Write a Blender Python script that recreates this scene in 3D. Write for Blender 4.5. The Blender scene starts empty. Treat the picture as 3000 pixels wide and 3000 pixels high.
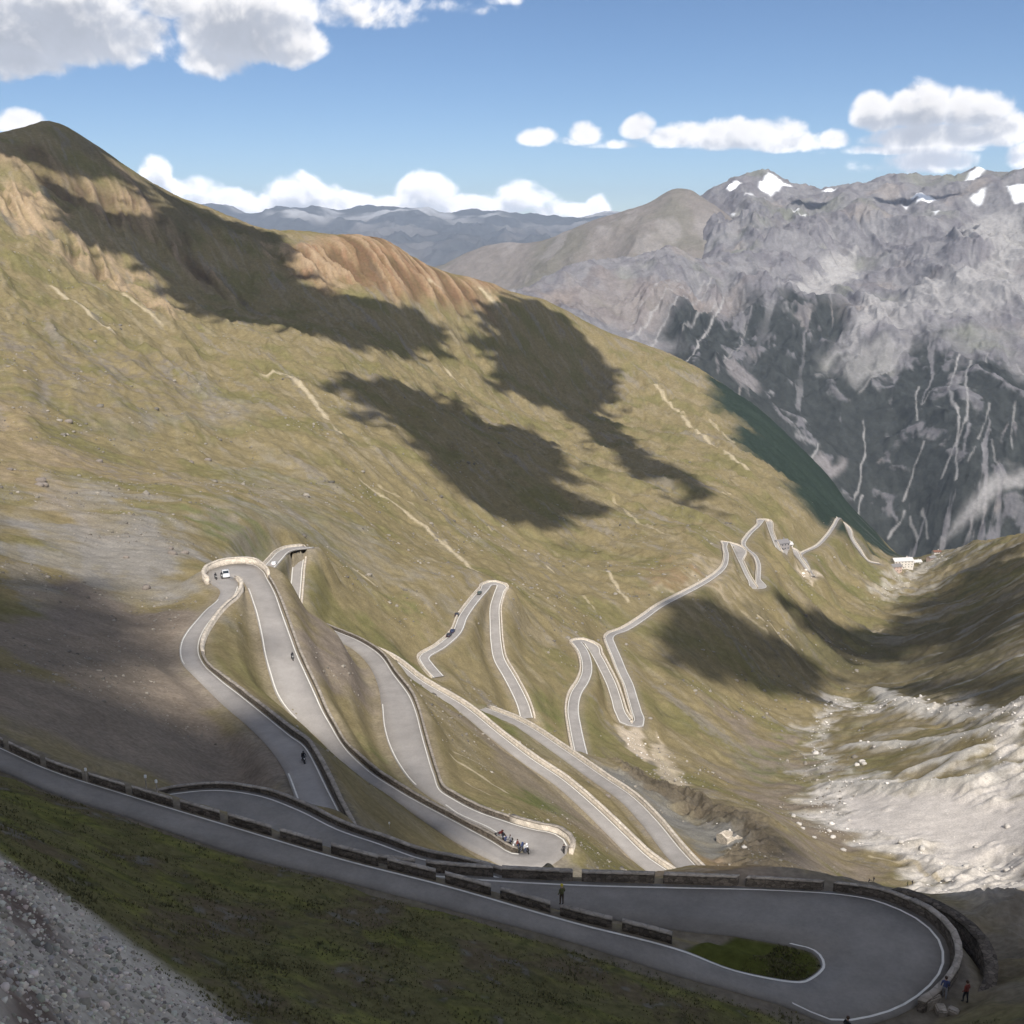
ROADS = {"0":[[[-56.94,92.34,-43.5],[-49.79,88.14,-44.4],[-45.91,86.34,-45.0],[-40.33,83.47,-45.6],[-32.94,80.64,-46.3],[-22.3,76.92,-47.3],[-13.57,74.29,-48.4],[-5.05,72.17,-49.4],[4.46,69.3,-50.5],[12.56,67.01,-51.3],[16.1,65.2,-51.6],[19.14,64.48,-51.8],[20.47,64.42,-51.9],[21.42,64.94,-52.0],[22.24,65.67,-52.0],[22.63,66.37,-52.0],[22.68,67.22,-52.05],[22.27,68.06,-52.1],[21.32,68.53,-52.1],[20.15,69.05,-52.2],[17.13,70.07,-52.3],[14.48,70.61,-52.4],[11.46,71.55,-52.6],[5.46,73.54,-52.8],[-1.4,75.93,-53.1],[-6.0,77.58,-53.4],[-11.68,79.47,-53.8]],[[-53.48,86.03,-43.5],[-47.54,83.62,-44.4],[-44.09,82.43,-45.0],[-38.16,79.53,-45.6],[-30.52,76.71,-46.3],[-21.4,73.3,-47.3],[-13.14,71.5,-48.4],[-4.89,69.42,-49.4],[4.34,67.04,-50.5],[12.13,64.21,-51.3],[16.81,62.6,-51.6],[19.49,61.5,-51.8],[21.86,60.06,-51.9],[25.59,60.85,-52.0],[28.7,62.64,-52.0],[31.49,65.45,-52.0],[32.45,67.3,-52.05],[32.82,69.64,-52.1],[32.03,72.05,-52.1],[30.26,73.97,-52.2],[27.75,75.2,-52.3],[22.43,76.08,-52.4],[14.15,76.89,-52.6],[5.71,77.61,-52.8],[-1.45,78.68,-53.1],[-6.14,79.72,-53.4],[-11.93,81.48,-53.8]]],"1a":[[[-2.61,79.24,-57.5],[-7.29,81.96,-57.75],[-11.43,83.75,-58.0],[-16.25,86.96,-58.25],[-21.04,90.08,-58.5],[-25.98,94.33,-58.75],[-30.53,97.29,-59.0],[-32.98,98.08,-59.25],[-35.38,98.06,-59.5],[-36.23,97.98,-59.75],[-36.78,97.37,-60.0]],[[0.55,84.69,-57.5],[-4.41,87.57,-57.75],[-8.37,89.26,-58.0],[-12.78,92.22,-58.25],[-17.23,95.1,-58.5],[-22.21,99.37,-58.75],[-27.68,102.91,-59.0],[-31.89,104.28,-59.25],[-35.79,104.34,-59.5],[-38.56,103.84,-59.75],[-40.44,102.5,-60.0]]],"1":[[[-22.6,104.66,-65.0],[-24.07,109.13,-66.0],[-25.99,114.8,-67.2],[-27.86,120.48,-68.5],[-30.27,127.57,-70.0],[-32.34,132.73,-71.0],[-35.74,140.15,-72.5],[-41.43,150.79,-74.5],[-48.36,162.4,-76.5],[-56.72,176.2,-78.0],[-62.18,185.52,-79.0],[-65.01,192.96,-79.8],[-66.76,199.65,-80.5],[-67.89,207.25,-81.2],[-68.46,214.92,-82.0],[-69.02,224.83,-83.0],[-69.04,234.67,-84.0],[-71.38,244.17,-84.5],[-74.46,248.64,-84.8],[-76.98,254.01,-85.0],[-77.45,260.72,-85.2],[-75.53,264.47,-85.3],[-72.04,266.55,-85.5],[-68.54,266.9,-85.8],[-65.51,263.45,-86.0],[-61.86,255.42,-86.2],[-58.11,246.36,-86.5],[-52.84,231.34,-87.0],[-48.83,219.88,-87.6],[-45.58,210.81,-88.2],[-42.74,203.99,-89.0],[-39.02,195.15,-90.0],[-36.57,189.34,-91.0],[-34.46,185.23,-91.8],[-31.49,179.58,-92.9],[-28.4,175.56,-93.7],[-24.92,171.55,-94.4],[-20.04,167.32,-95.2],[-16.71,164.78,-95.8],[-11.93,161.23,-96.4],[-7.26,157.74,-97.0],[-3.38,154.84,-97.5],[0.0,152.0,-97.9],[1.28,152.07,-98.2],[2.23,152.52,-98.3],[2.68,153.17,-98.4],[2.75,153.82,-98.5],[2.25,154.57,-98.6],[1.13,155.59,-98.8],[-0.57,157.12,-99.0],[-2.32,159.42,-99.4],[-4.47,162.4,-99.8],[-7.29,165.24,-100.2],[-9.88,167.98,-100.5],[-12.37,171.83,-101.0],[-15.03,175.78,-101.7],[-18.53,181.55,-102.5],[-22.86,192.21,-103.8],[-25.78,202.06,-105.0],[-28.3,213.49,-106.3],[-30.61,228.05,-107.6],[-33.56,243.8,-109.3],[-38.47,261.14,-111.2],[-45.29,276.21,-113.0],[-53.08,288.12,-115.0],[-58.92,298.07,-117.0]],[[-17.27,103.3,-65.0],[-18.94,108.11,-66.0],[-20.95,114.01,-67.2],[-23.51,121.33,-68.5],[-26.8,130.58,-70.0],[-29.2,136.63,-71.0],[-32.56,142.83,-72.5],[-39.08,154.03,-74.5],[-46.49,166.29,-76.5],[-52.77,176.35,-78.0],[-57.29,183.91,-79.0],[-60.57,191.42,-79.8],[-62.66,198.56,-80.5],[-64.19,207.25,-81.2],[-65.06,216.78,-82.0],[-65.53,227.06,-83.0],[-65.55,236.34,-84.0],[-66.99,246.21,-84.5],[-68.43,250.21,-84.8],[-69.99,252.93,-85.0],[-70.51,254.61,-85.2],[-70.08,254.91,-85.3],[-69.41,254.96,-85.5],[-68.0,253.7,-85.8],[-66.82,251.63,-86.0],[-65.08,247.54,-86.2],[-62.18,239.48,-86.5],[-58.94,230.0,-87.0],[-55.72,219.88,-87.6],[-53.19,211.57,-88.2],[-50.68,204.34,-89.0],[-46.89,194.67,-90.0],[-44.59,191.16,-91.0],[-41.71,187.56,-91.8],[-36.3,181.63,-92.9],[-30.95,173.89,-93.7],[-27.32,169.84,-94.4],[-22.32,165.81,-95.2],[-17.77,161.65,-95.8],[-12.77,156.66,-96.4],[-8.05,152.56,-97.0],[-3.83,149.65,-97.5],[0.0,147.35,-97.9],[2.59,147.24,-98.2],[5.43,148.32,-98.3],[7.49,150.65,-98.4],[9.04,153.03,-98.5],[9.45,155.47,-98.6],[7.39,159.08,-98.8],[4.65,160.46,-99.0],[1.94,162.18,-99.4],[-1.55,165.02,-99.8],[-4.59,167.48,-100.2],[-7.48,170.28,-100.5],[-10.58,174.21,-101.0],[-13.1,178.12,-101.7],[-14.91,185.6,-102.5],[-17.23,197.38,-103.8],[-19.28,208.45,-105.0],[-21.47,220.65,-106.3],[-24.27,232.93,-107.6],[-29.89,249.23,-109.3],[-35.58,266.5,-111.2],[-43.39,281.03,-113.0],[-51.37,292.97,-115.0],[-57.55,303.16,-117.0]]],"3b":[[[-93.62,372.27,-122.5],[-94.33,381.38,-124.0],[-94.84,397.52,-125.5],[-94.78,413.23,-127.0],[-92.95,420.65,-128.0],[-89.45,425.99,-129.0],[-87.78,429.55,-130.0],[-85.68,426.19,-131.0],[-86.56,427.61,-132.0],[-85.42,413.73,-133.25],[-82.91,397.25,-134.5],[-80.62,382.09,-135.75],[-79.46,373.8,-137.0]],[[-88.84,372.65,-122.5],[-89.57,381.62,-124.0],[-90.11,397.59,-125.5],[-90.09,412.88,-127.0],[-88.65,418.83,-128.0],[-85.42,423.7,-129.0],[-83.36,428.26,-130.0],[-87.15,430.51,-131.0],[-91.08,427.99,-132.0],[-89.89,413.2,-133.25],[-87.33,396.58,-134.5],[-85.01,381.44,-135.75],[-83.81,373.18,-137.0]]],"4":[[[-49.16,337.18,-138.0],[-43.01,333.18,-139.05],[-27.39,312.48,-140.09],[-14.38,297.85,-141.14],[-3.39,281.16,-142.18],[6.59,267.22,-143.23],[13.62,259.28,-144.27],[21.39,247.37,-145.32],[28.06,235.67,-146.36],[33.58,226.48,-147.41],[38.45,221.49,-148.45],[44.05,214.68,-149.5]],[[-50.91,334.5,-138.0],[-45.46,331.02,-139.05],[-29.98,310.38,-140.09],[-17.08,295.78,-141.14],[-6.25,279.2,-142.18],[3.8,265.05,-143.23],[10.74,257.13,-144.27],[18.15,245.39,-145.32],[24.61,233.66,-146.36],[30.19,224.0,-147.41],[35.16,218.56,-148.45],[40.5,211.75,-149.5]]],"5":[[[-9.36,353.07,-168.0],[2.1,338.85,-165.94],[17.46,312.85,-163.88],[28.73,290.81,-161.81],[35.2,276.83,-159.75],[40.48,259.19,-157.69],[44.17,242.29,-155.62],[48.08,227.88,-153.56],[51.73,216.42,-151.5]],[[-12.08,350.88,-168.0],[-1.09,336.72,-165.94],[13.82,310.83,-163.88],[24.7,288.82,-161.81],[30.8,275.2,-159.75],[35.74,257.96,-157.69],[39.22,241.08,-155.62],[43.0,226.4,-153.56],[46.49,214.75,-151.5]]],"6":[[[-31.27,388.42,-172.0],[-36.64,403.1,-173.0],[-39.08,413.98,-174.0],[-33.32,430.08,-175.67],[-27.65,450.48,-177.33],[-25.55,475.34,-179.0],[-20.66,504.62,-180.67],[-16.55,525.63,-182.33],[-14.6,537.95,-184.0],[-9.82,543.28,-184.5],[-3.44,539.65,-185.0],[-4.3,531.57,-186.56],[-6.09,514.49,-188.11],[-5.75,493.4,-189.67],[-4.96,474.02,-191.22],[-3.15,456.42,-192.78],[1.43,440.51,-194.33],[4.48,430.05,-195.89],[7.55,417.34,-197.44],[8.94,408.28,-199.0]],[[-26.95,390.0,-172.0],[-32.25,404.48,-173.0],[-34.52,413.39,-174.0],[-28.93,428.7,-175.67],[-23.12,449.7,-177.33],[-20.99,474.75,-179.0],[-16.13,503.81,-180.67],[-12.02,524.81,-182.33],[-10.22,536.53,-184.0],[-8.55,538.65,-184.5],[-8.28,538.42,-185.0],[-9.46,532.19,-186.56],[-11.49,514.72,-188.11],[-11.18,493.25,-189.67],[-10.4,473.64,-191.22],[-8.54,455.4,-192.78],[-3.87,438.98,-194.33],[-0.88,428.63,-195.89],[2.09,416.22,-197.44],[3.4,407.45,-199.0]]],"7":[[[25.56,387.89,-206.0],[25.34,397.26,-207.4],[24.83,419.65,-208.8],[24.94,439.98,-210.2],[27.58,460.46,-211.6],[32.07,476.91,-213.0],[34.68,490.9,-214.4],[35.79,506.83,-215.8],[35.24,524.55,-217.2],[33.71,537.47,-218.6],[33.19,546.81,-220.0],[38.92,551.86,-221.25],[45.09,548.42,-222.5],[48.48,535.34,-223.75],[51.36,518.34,-225.0],[53.61,502.84,-226.25],[54.73,488.27,-227.5],[55.82,473.72,-228.75],[57.66,467.77,-230.0],[57.14,466.95,-230.5],[59.3,473.05,-232.06],[59.77,486.92,-233.62],[59.98,505.41,-235.19],[60.08,525.79,-236.75],[58.83,547.51,-238.31],[58.05,570.71,-239.88],[57.13,592.76,-241.44],[57.07,607.98,-243.0],[61.01,625.55,-246.8],[70.08,642.57,-250.6],[85.21,672.34,-254.4],[102.11,707.49,-258.2],[124.49,744.36,-262.0],[139.43,770.39,-265.4],[156.18,800.84,-268.8],[173.38,838.17,-272.2],[185.46,883.97,-275.6],[192.36,924.02,-279.0],[198.56,943.4,-281.4],[206.55,942.93,-283.8],[204.88,896.16,-286.2],[203.79,854.26,-288.6],[205.1,839.76,-291.0],[204.97,842.52,-292.0],[212.57,875.86,-294.2],[223.81,925.4,-296.4],[227.26,957.38,-298.6],[226.24,982.11,-300.8],[227.53,1003.51,-303.0],[242.85,1054.63,-307.67],[266.94,1111.78,-312.33],[281.06,1151.15,-317.0],[291.28,1159.44,-320.25],[287.26,1121.45,-323.5],[284.43,1085.4,-326.75],[284.78,1072.55,-330.0]],[[30.96,388.02,-206.0],[30.73,397.39,-207.4],[30.21,419.7,-208.8],[30.31,439.62,-210.2],[32.85,459.45,-211.6],[37.29,475.7,-213.0],[39.99,490.24,-214.4],[41.14,506.74,-215.8],[40.56,524.92,-217.2],[39.01,538.0,-218.6],[38.34,545.46,-220.0],[39.83,546.62,-221.25],[40.25,546.24,-222.5],[43.29,534.27,-223.75],[46.13,517.52,-225.0],[48.35,502.25,-226.25],[49.46,487.87,-227.5],[50.61,472.9,-228.75],[53.35,464.74,-230.0],[60.86,463.23,-230.5],[64.49,472.25,-232.06],[65.01,486.81,-233.62],[65.21,505.37,-235.19],[65.31,525.94,-236.75],[64.05,547.75,-238.31],[63.26,570.91,-239.88],[62.33,592.91,-241.44],[62.23,607.39,-243.0],[65.78,623.76,-246.8],[74.52,640.28,-250.6],[89.61,670.17,-254.4],[106.33,705.2,-258.2],[128.54,741.97,-262.0],[143.44,768.15,-265.4],[160.08,798.9,-268.8],[177.25,836.82,-272.2],[189.22,883.15,-275.6],[195.88,923.26,-279.0],[201.71,941.66,-281.4],[202.96,942.7,-283.8],[201.28,896.27,-286.2],[200.19,854.24,-288.6],[201.73,838.47,-291.0],[208.41,841.48,-292.0],[216.11,875.05,-294.2],[227.42,924.75,-296.4],[230.96,957.21,-298.6],[229.97,982.09,-300.8],[231.2,1002.67,-303.0],[246.42,1053.33,-307.67],[270.5,1110.37,-312.33],[284.62,1149.63,-317.0],[287.39,1159.11,-320.25],[283.34,1121.81,-323.5],[280.47,1085.6,-326.75],[280.78,1072.45,-330.0]]],"8":[[[288.04,1075.88,-335.0],[304.13,1121.14,-339.2],[312.15,1121.75,-343.4],[314.83,1097.26,-347.6],[317.49,1082.8,-351.8],[317.5,1067.4,-356.0],[322.44,1093.8,-362.0],[334.33,1161.71,-368.0],[340.86,1201.18,-374.0],[375.2,1256.05,-380.0],[408.01,1323.16,-386.0],[438.98,1395.25,-392.0],[460.5,1448.76,-398.0],[473.81,1477.19,-406.67],[484.07,1468.62,-415.33],[481.88,1433.67,-424.0],[485.52,1411.43,-432.67],[489.93,1391.59,-441.33],[510.4,1403.14,-450.0]],[[291.81,1074.54,-335.0],[307.79,1119.52,-339.2],[308.31,1120.62,-343.4],[310.87,1096.72,-347.6],[313.57,1082.01,-351.8],[320.62,1064.89,-356.0],[326.38,1093.09,-362.0],[338.28,1161.04,-368.0],[344.53,1199.59,-374.0],[378.7,1254.12,-380.0],[411.64,1321.49,-386.0],[442.67,1393.7,-392.0],[464.19,1447.2,-398.0],[476.69,1474.4,-406.67],[480.1,1468.18,-415.33],[477.88,1433.56,-424.0],[481.61,1410.6,-432.67],[488.62,1387.82,-441.33],[512.27,1399.6,-450.0]]]}
GROUND_PTS = [[-28.34,49.0,-29.63],[-30.55,56.34,-34.07],[-21.04,38.07,-26.17],[-14.62,23.13,-16.88],[-15.66,27.8,-21.5],[-12.14,21.14,-18.24],[-26.03,62.02,-40.05],[-18.51,43.07,-32.37],[-14.21,32.25,-27.82],[-18.15,61.47,-42.78],[-14.77,49.17,-38.03],[-12.2,39.81,-34.35],[-9.3,62.5,-45.62],[-7.63,50.33,-41.15],[0.0,61.38,-47.47],[0.0,50.47,-43.54],[8.99,59.14,-48.88],[7.9,51.15,-46.01],[15.34,57.16,-49.57],[13.29,48.59,-46.43],[-9.62,30.45,-30.56],[0.0,39.43,-39.57],[-6.93,4.0,-13.0],[-12.12,7.0,-19.5],[-3.38,7.25,-13.0],[-5.92,12.69,-19.5],[0.0,8.0,-13.0],[0.0,14.0,-19.5],[3.38,7.25,-13.0],[5.92,12.69,-19.5],[6.93,4.0,-13.0],[12.12,7.0,-19.5],[43.15,82.38,-62.28],[41.35,75.41,-58.32],[33.27,64.98,-53.13],[30.71,53.86,-46.22],[23.41,55.24,-49.18],[27.27,54.56,-48.07],[46.81,88.37,-64.05],[50.94,88.37,-64.51],[42.14,68.0,-52.59],[-62.47,108.27,-50.18],[-55.09,104.35,-51.15],[-51.41,111.74,-57.37],[-45.2,113.32,-61.28],[-43.62,122.46,-66.23],[-35.9,124.95,-72.04],[-54.11,139.9,-68.04],[-67.07,128.55,-56.67],[-65.79,151.32,-66.7],[-61.8,169.06,-75.16],[-40.96,144.3,-75.77],[-91.35,177.92,-66.59],[-88.51,206.86,-77.42],[-78.59,218.28,-83.28],[-130.62,258.92,-78.39],[-123.51,306.02,-92.65],[-102.17,303.25,-93.95],[-85.08,266.76,-90.22],[-94.42,153.25,-57.35],[-204.54,343.75,-80.34],[-199.91,403.16,-94.23],[-177.7,488.69,-114.22],[-448.82,780.1,-79.96],[-348.2,720.25,-96.86],[-296.49,796.61,-120.03],[-511.89,1085.34,-43.51],[-460.72,1268.95,-70.42],[-631.45,1360.62,27.66],[-595.16,1538.92,31.28],[-729.82,1310.48,26.64],[-166.18,628.4,-146.87],[-250.65,968.08,-145.87],[-391.81,1551.29,-86.09],[-114.96,629.59,-157.88],[-137.47,838.81,-167.83],[-213.05,1333.08,-136.64],[-271.79,1728.77,-69.3],[-67.97,676.59,-193.02],[-37.67,1149.38,-229.97],[-57.5,1799.08,-184.4],[-108.88,1345.6,-202.75],[59.16,878.01,-272.01],[85.4,1297.19,-281.27],[125.44,1945.96,-261.7],[184.17,1104.75,-296.02],[281.85,1727.15,-316.89],[360.96,1455.92,-340.29],[470.25,1571.14,-404.76],[-64.55,475.64,-160.86],[-39.1,578.68,-185.41],[16.9,619.77,-220.73],[104.89,772.91,-261.4],[-70.61,414.02,-148.95],[596.6,1544.8,-502.09],[660.67,1631.29,-516.9],[753.8,1722.26,-528.71],[566.03,1367.48,-462.48],[435.58,1160.98,-417.67],[328.38,955.13,-374.91],[251.41,759.47,-340.49],[227.13,829.46,-310.43],[140.0,675.65,-277.66],[99.55,571.39,-256.17],[75.35,474.05,-239.7],[107.81,508.7,-257.23],[158.1,599.5,-291.58],[161.72,536.14,-281.53],[110.65,441.34,-249.17],[82.81,421.95,-231.53],[117.29,382.42,-228.18],[108.09,311.8,-201.34],[60.27,324.45,-184.99],[68.5,306.44,-179.75],[75.73,283.04,-171.41],[75.27,248.87,-161.83],[73.19,226.47,-152.65],[57.64,263.77,-168.15],[58.62,228.6,-151.41],[53.36,295.22,-178.54],[51.33,346.22,-195.19],[43.33,347.31,-189.2],[98.44,267.46,-182.75],[99.63,234.73,-163.35],[93.69,190.17,-136.63],[90.12,167.27,-121.39],[128.31,320.25,-204.16],[136.93,287.01,-192.49],[140.26,253.82,-174.5],[155.39,359.89,-210.38],[161.4,330.72,-200.01],[170.65,314.71,-190.33],[140.5,390.49,-228.27],[157.18,464.11,-252.82],[181.43,424.89,-228.11],[199.69,375.16,-197.0],[213.18,550.14,-271.8],[238.5,484.48,-235.63],[232.44,442.69,-206.85],[281.84,673.4,-304.44],[295.42,567.74,-243.88],[404.27,979.88,-384.63],[392.8,765.06,-286.33],[520.87,1025.28,-339.43],[651.84,1295.23,-379.45],[663.98,1411.64,-421.46],[694.75,1529.62,-465.27],[163.62,251.45,-152.07],[316.76,509.57,-209.41],[668.98,1114.66,-298.67],[94.26,141.47,-100.25],[17.95,519.69,-213.57],[56.27,657.6,-246.11],[98.28,632.41,-259.89],[-768.18,1682.97,137.14],[-913.51,2001.37,-52.86],[-745.73,1725.77,150.88],[-884.56,2047.06,-39.12],[-720.12,1758.25,162.06],[-852.77,2082.13,-27.94],[-695.02,1768.32,150.66],[-823.05,2094.06,-39.34],[-670.02,1799.3,129.17],[-792.16,2127.3,-60.83],[-642.25,1841.2,98.96],[-757.53,2171.67,-91.04],[-614.53,1882.22,69.74],[-723.16,2214.94,-120.26],[-580.76,1913.82,50.43],[-682.39,2248.74,-139.57],[-538.75,1977.94,27.77],[-630.73,2315.64,-162.23],[-502.26,2018.45,12.73],[-586.78,2358.09,-177.27],[-476.82,2045.15,0.19],[-556.29,2386.01,-189.81],[-463.5,2027.7,-8.65],[-541.49,2368.9,-198.65],[-388.75,2012.8,-9.21],[-455.12,2356.45,-199.21],[-307.88,1976.16,-12.13],[-361.76,2321.99,-202.13],[-261.02,1982.89,-13.72],[-306.7,2329.9,-203.72],[-223.47,1987.48,-24.62],[-262.58,2335.28,-214.62],[-185.54,2021.5,-53.64],[-217.53,2370.04,-243.64],[-135.73,2055.52,-77.3],[-158.79,2404.76,-267.3],[-83.29,2078.33,-91.38],[-97.31,2428.05,-281.38],[-32.9,2099.74,-105.71],[-38.38,2449.7,-295.71],[-12.47,2119.96,-116.9],[-14.53,2469.96,-306.9],[57.72,2149.23,-135.76],[67.11,2499.1,-325.76],[120.55,2196.69,-167.13],[139.72,2546.17,-357.13],[197.57,2241.31,-210.63],[228.3,2589.96,-400.63],[275.08,2263.34,-239.42],[317.31,2610.79,-429.42],[334.09,2275.61,-267.0],[384.93,2621.89,-457.0],[364.95,2270.86,-281.5],[420.49,2616.43,-471.5],[414.13,2262.41,-314.39],[477.15,2606.69,-504.39],[469.65,2210.66,-348.08],[542.39,2553.02,-538.08],[521.35,2137.33,-380.09],[604.3,2477.36,-570.09],[551.6,2078.04,-408.75],[641.4,2416.32,-598.75],[584.24,1996.26,-441.14],[682.55,2332.17,-631.14],[609.56,1936.32,-468.65],[714.65,2270.17,-658.65],[624.38,1878.98,-501.46],[734.75,2211.12,-691.46],[639.37,1831.61,-515.08],[754.72,2162.06,-705.08],[656.24,1783.07,-533.64],[777.12,2111.53,-723.64],[664.23,1758.75,-543.96],[787.88,2086.18,-733.96],[-869.4,1576.12,87.72],[-1038.45,1882.59,-102.28],[894.13,2042.9,-718.71],[792.06,1955.7,-706.9],[809.18,1607.87,-529.45],[849.08,1414.76,-448.67],[812.95,1728.35,-571.46],[839.49,1848.29,-615.27],[-55.21,89.19,-43.5],[-48.67,85.88,-44.4],[-39.25,81.5,-45.6],[-31.73,78.68,-46.3],[-21.85,75.11,-47.3],[-13.35,72.89,-48.4],[-4.97,70.79,-49.4],[4.4,68.17,-50.5],[12.34,65.61,-51.3],[19.31,62.99,-51.8],[25.47,64.15,-52.0],[26.67,70.29,-52.1],[18.46,73.35,-52.4],[12.8,74.22,-52.6],[5.58,75.57,-52.8],[-1.42,77.31,-53.1],[-11.81,80.48,-53.8],[-1.03,81.97,-57.5],[-9.9,86.5,-58.0],[-19.13,92.59,-58.5],[-24.09,96.85,-58.75],[-32.43,101.18,-59.25],[-19.93,103.98,-65.0],[-23.47,114.4,-67.2],[-28.54,129.07,-70.0],[-34.15,141.49,-72.5],[-40.26,152.41,-74.5],[-47.42,164.34,-76.5],[-54.74,176.28,-78.0],[-62.79,192.19,-79.8],[-66.04,207.25,-81.2],[-67.28,225.94,-83.0],[-69.19,245.19,-84.5],[-72.8,259.69,-85.3],[-60.14,242.92,-86.5],[-55.89,230.67,-87.0],[-49.39,211.19,-88.2],[-42.96,194.91,-90.0],[-33.89,180.61,-92.9],[-26.12,170.69,-94.4],[-17.24,163.22,-95.8],[-7.66,155.15,-97.0],[0.0,149.67,-97.9],[2.04,158.79,-99.0],[-5.94,166.36,-100.2],[-14.06,176.95,-101.7],[-20.05,194.8,-103.8],[-24.89,217.07,-106.3],[-27.44,230.49,-107.6],[-31.72,246.52,-109.3],[-37.02,263.82,-111.2],[-44.34,278.62,-113.0],[-58.24,300.62,-117.0],[-91.23,372.46,-122.5],[-92.48,397.55,-125.5],[-90.8,419.74,-128.0],[-85.12,396.91,-134.5],[-81.64,373.49,-137.0],[-50.03,335.84,-138.0],[-28.69,311.43,-140.09],[-15.73,296.82,-141.14],[-4.82,280.18,-142.18],[5.2,266.14,-143.23],[19.77,246.38,-145.32],[26.33,234.66,-146.36],[36.81,220.02,-148.45],[-10.72,351.97,-168.0],[0.5,337.79,-165.94],[15.64,311.84,-163.88],[26.71,289.81,-161.81],[33.0,276.01,-159.75],[38.11,258.57,-157.69],[41.69,241.69,-155.62],[45.54,227.14,-153.56],[49.11,215.59,-151.5],[-29.11,389.21,-172.0],[-36.8,413.69,-174.0],[-25.39,450.09,-177.33],[-23.27,475.05,-179.0],[-18.39,504.22,-180.67],[-12.41,537.24,-184.0],[-8.46,493.32,-189.67],[-5.84,455.91,-192.78],[1.8,429.34,-195.89],[6.17,407.87,-199.0],[28.26,387.96,-206.0],[27.52,419.67,-208.8],[30.22,459.96,-211.6],[37.34,490.57,-214.4],[37.9,524.73,-217.2],[50.98,502.54,-226.25],[53.22,473.31,-228.75],[62.6,505.39,-235.19],[61.44,547.63,-238.31],[59.73,592.83,-241.44],[63.39,624.66,-246.8],[87.41,671.26,-254.4],[104.22,706.34,-258.2],[126.51,743.17,-262.0],[158.13,799.87,-268.8],[175.32,837.49,-272.2],[187.34,883.56,-275.6],[200.13,942.53,-281.4],[203.08,896.21,-286.2],[201.99,854.25,-288.6],[225.62,925.08,-296.4],[228.11,982.1,-300.8],[244.64,1053.98,-307.67],[268.72,1111.07,-312.33],[289.93,1075.21,-335.0],[336.3,1161.37,-368.0],[376.95,1255.09,-380.0],[409.83,1322.33,-386.0],[440.82,1394.48,-392.0],[475.25,1475.8,-406.67],[483.56,1411.01,-432.67]]
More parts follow.
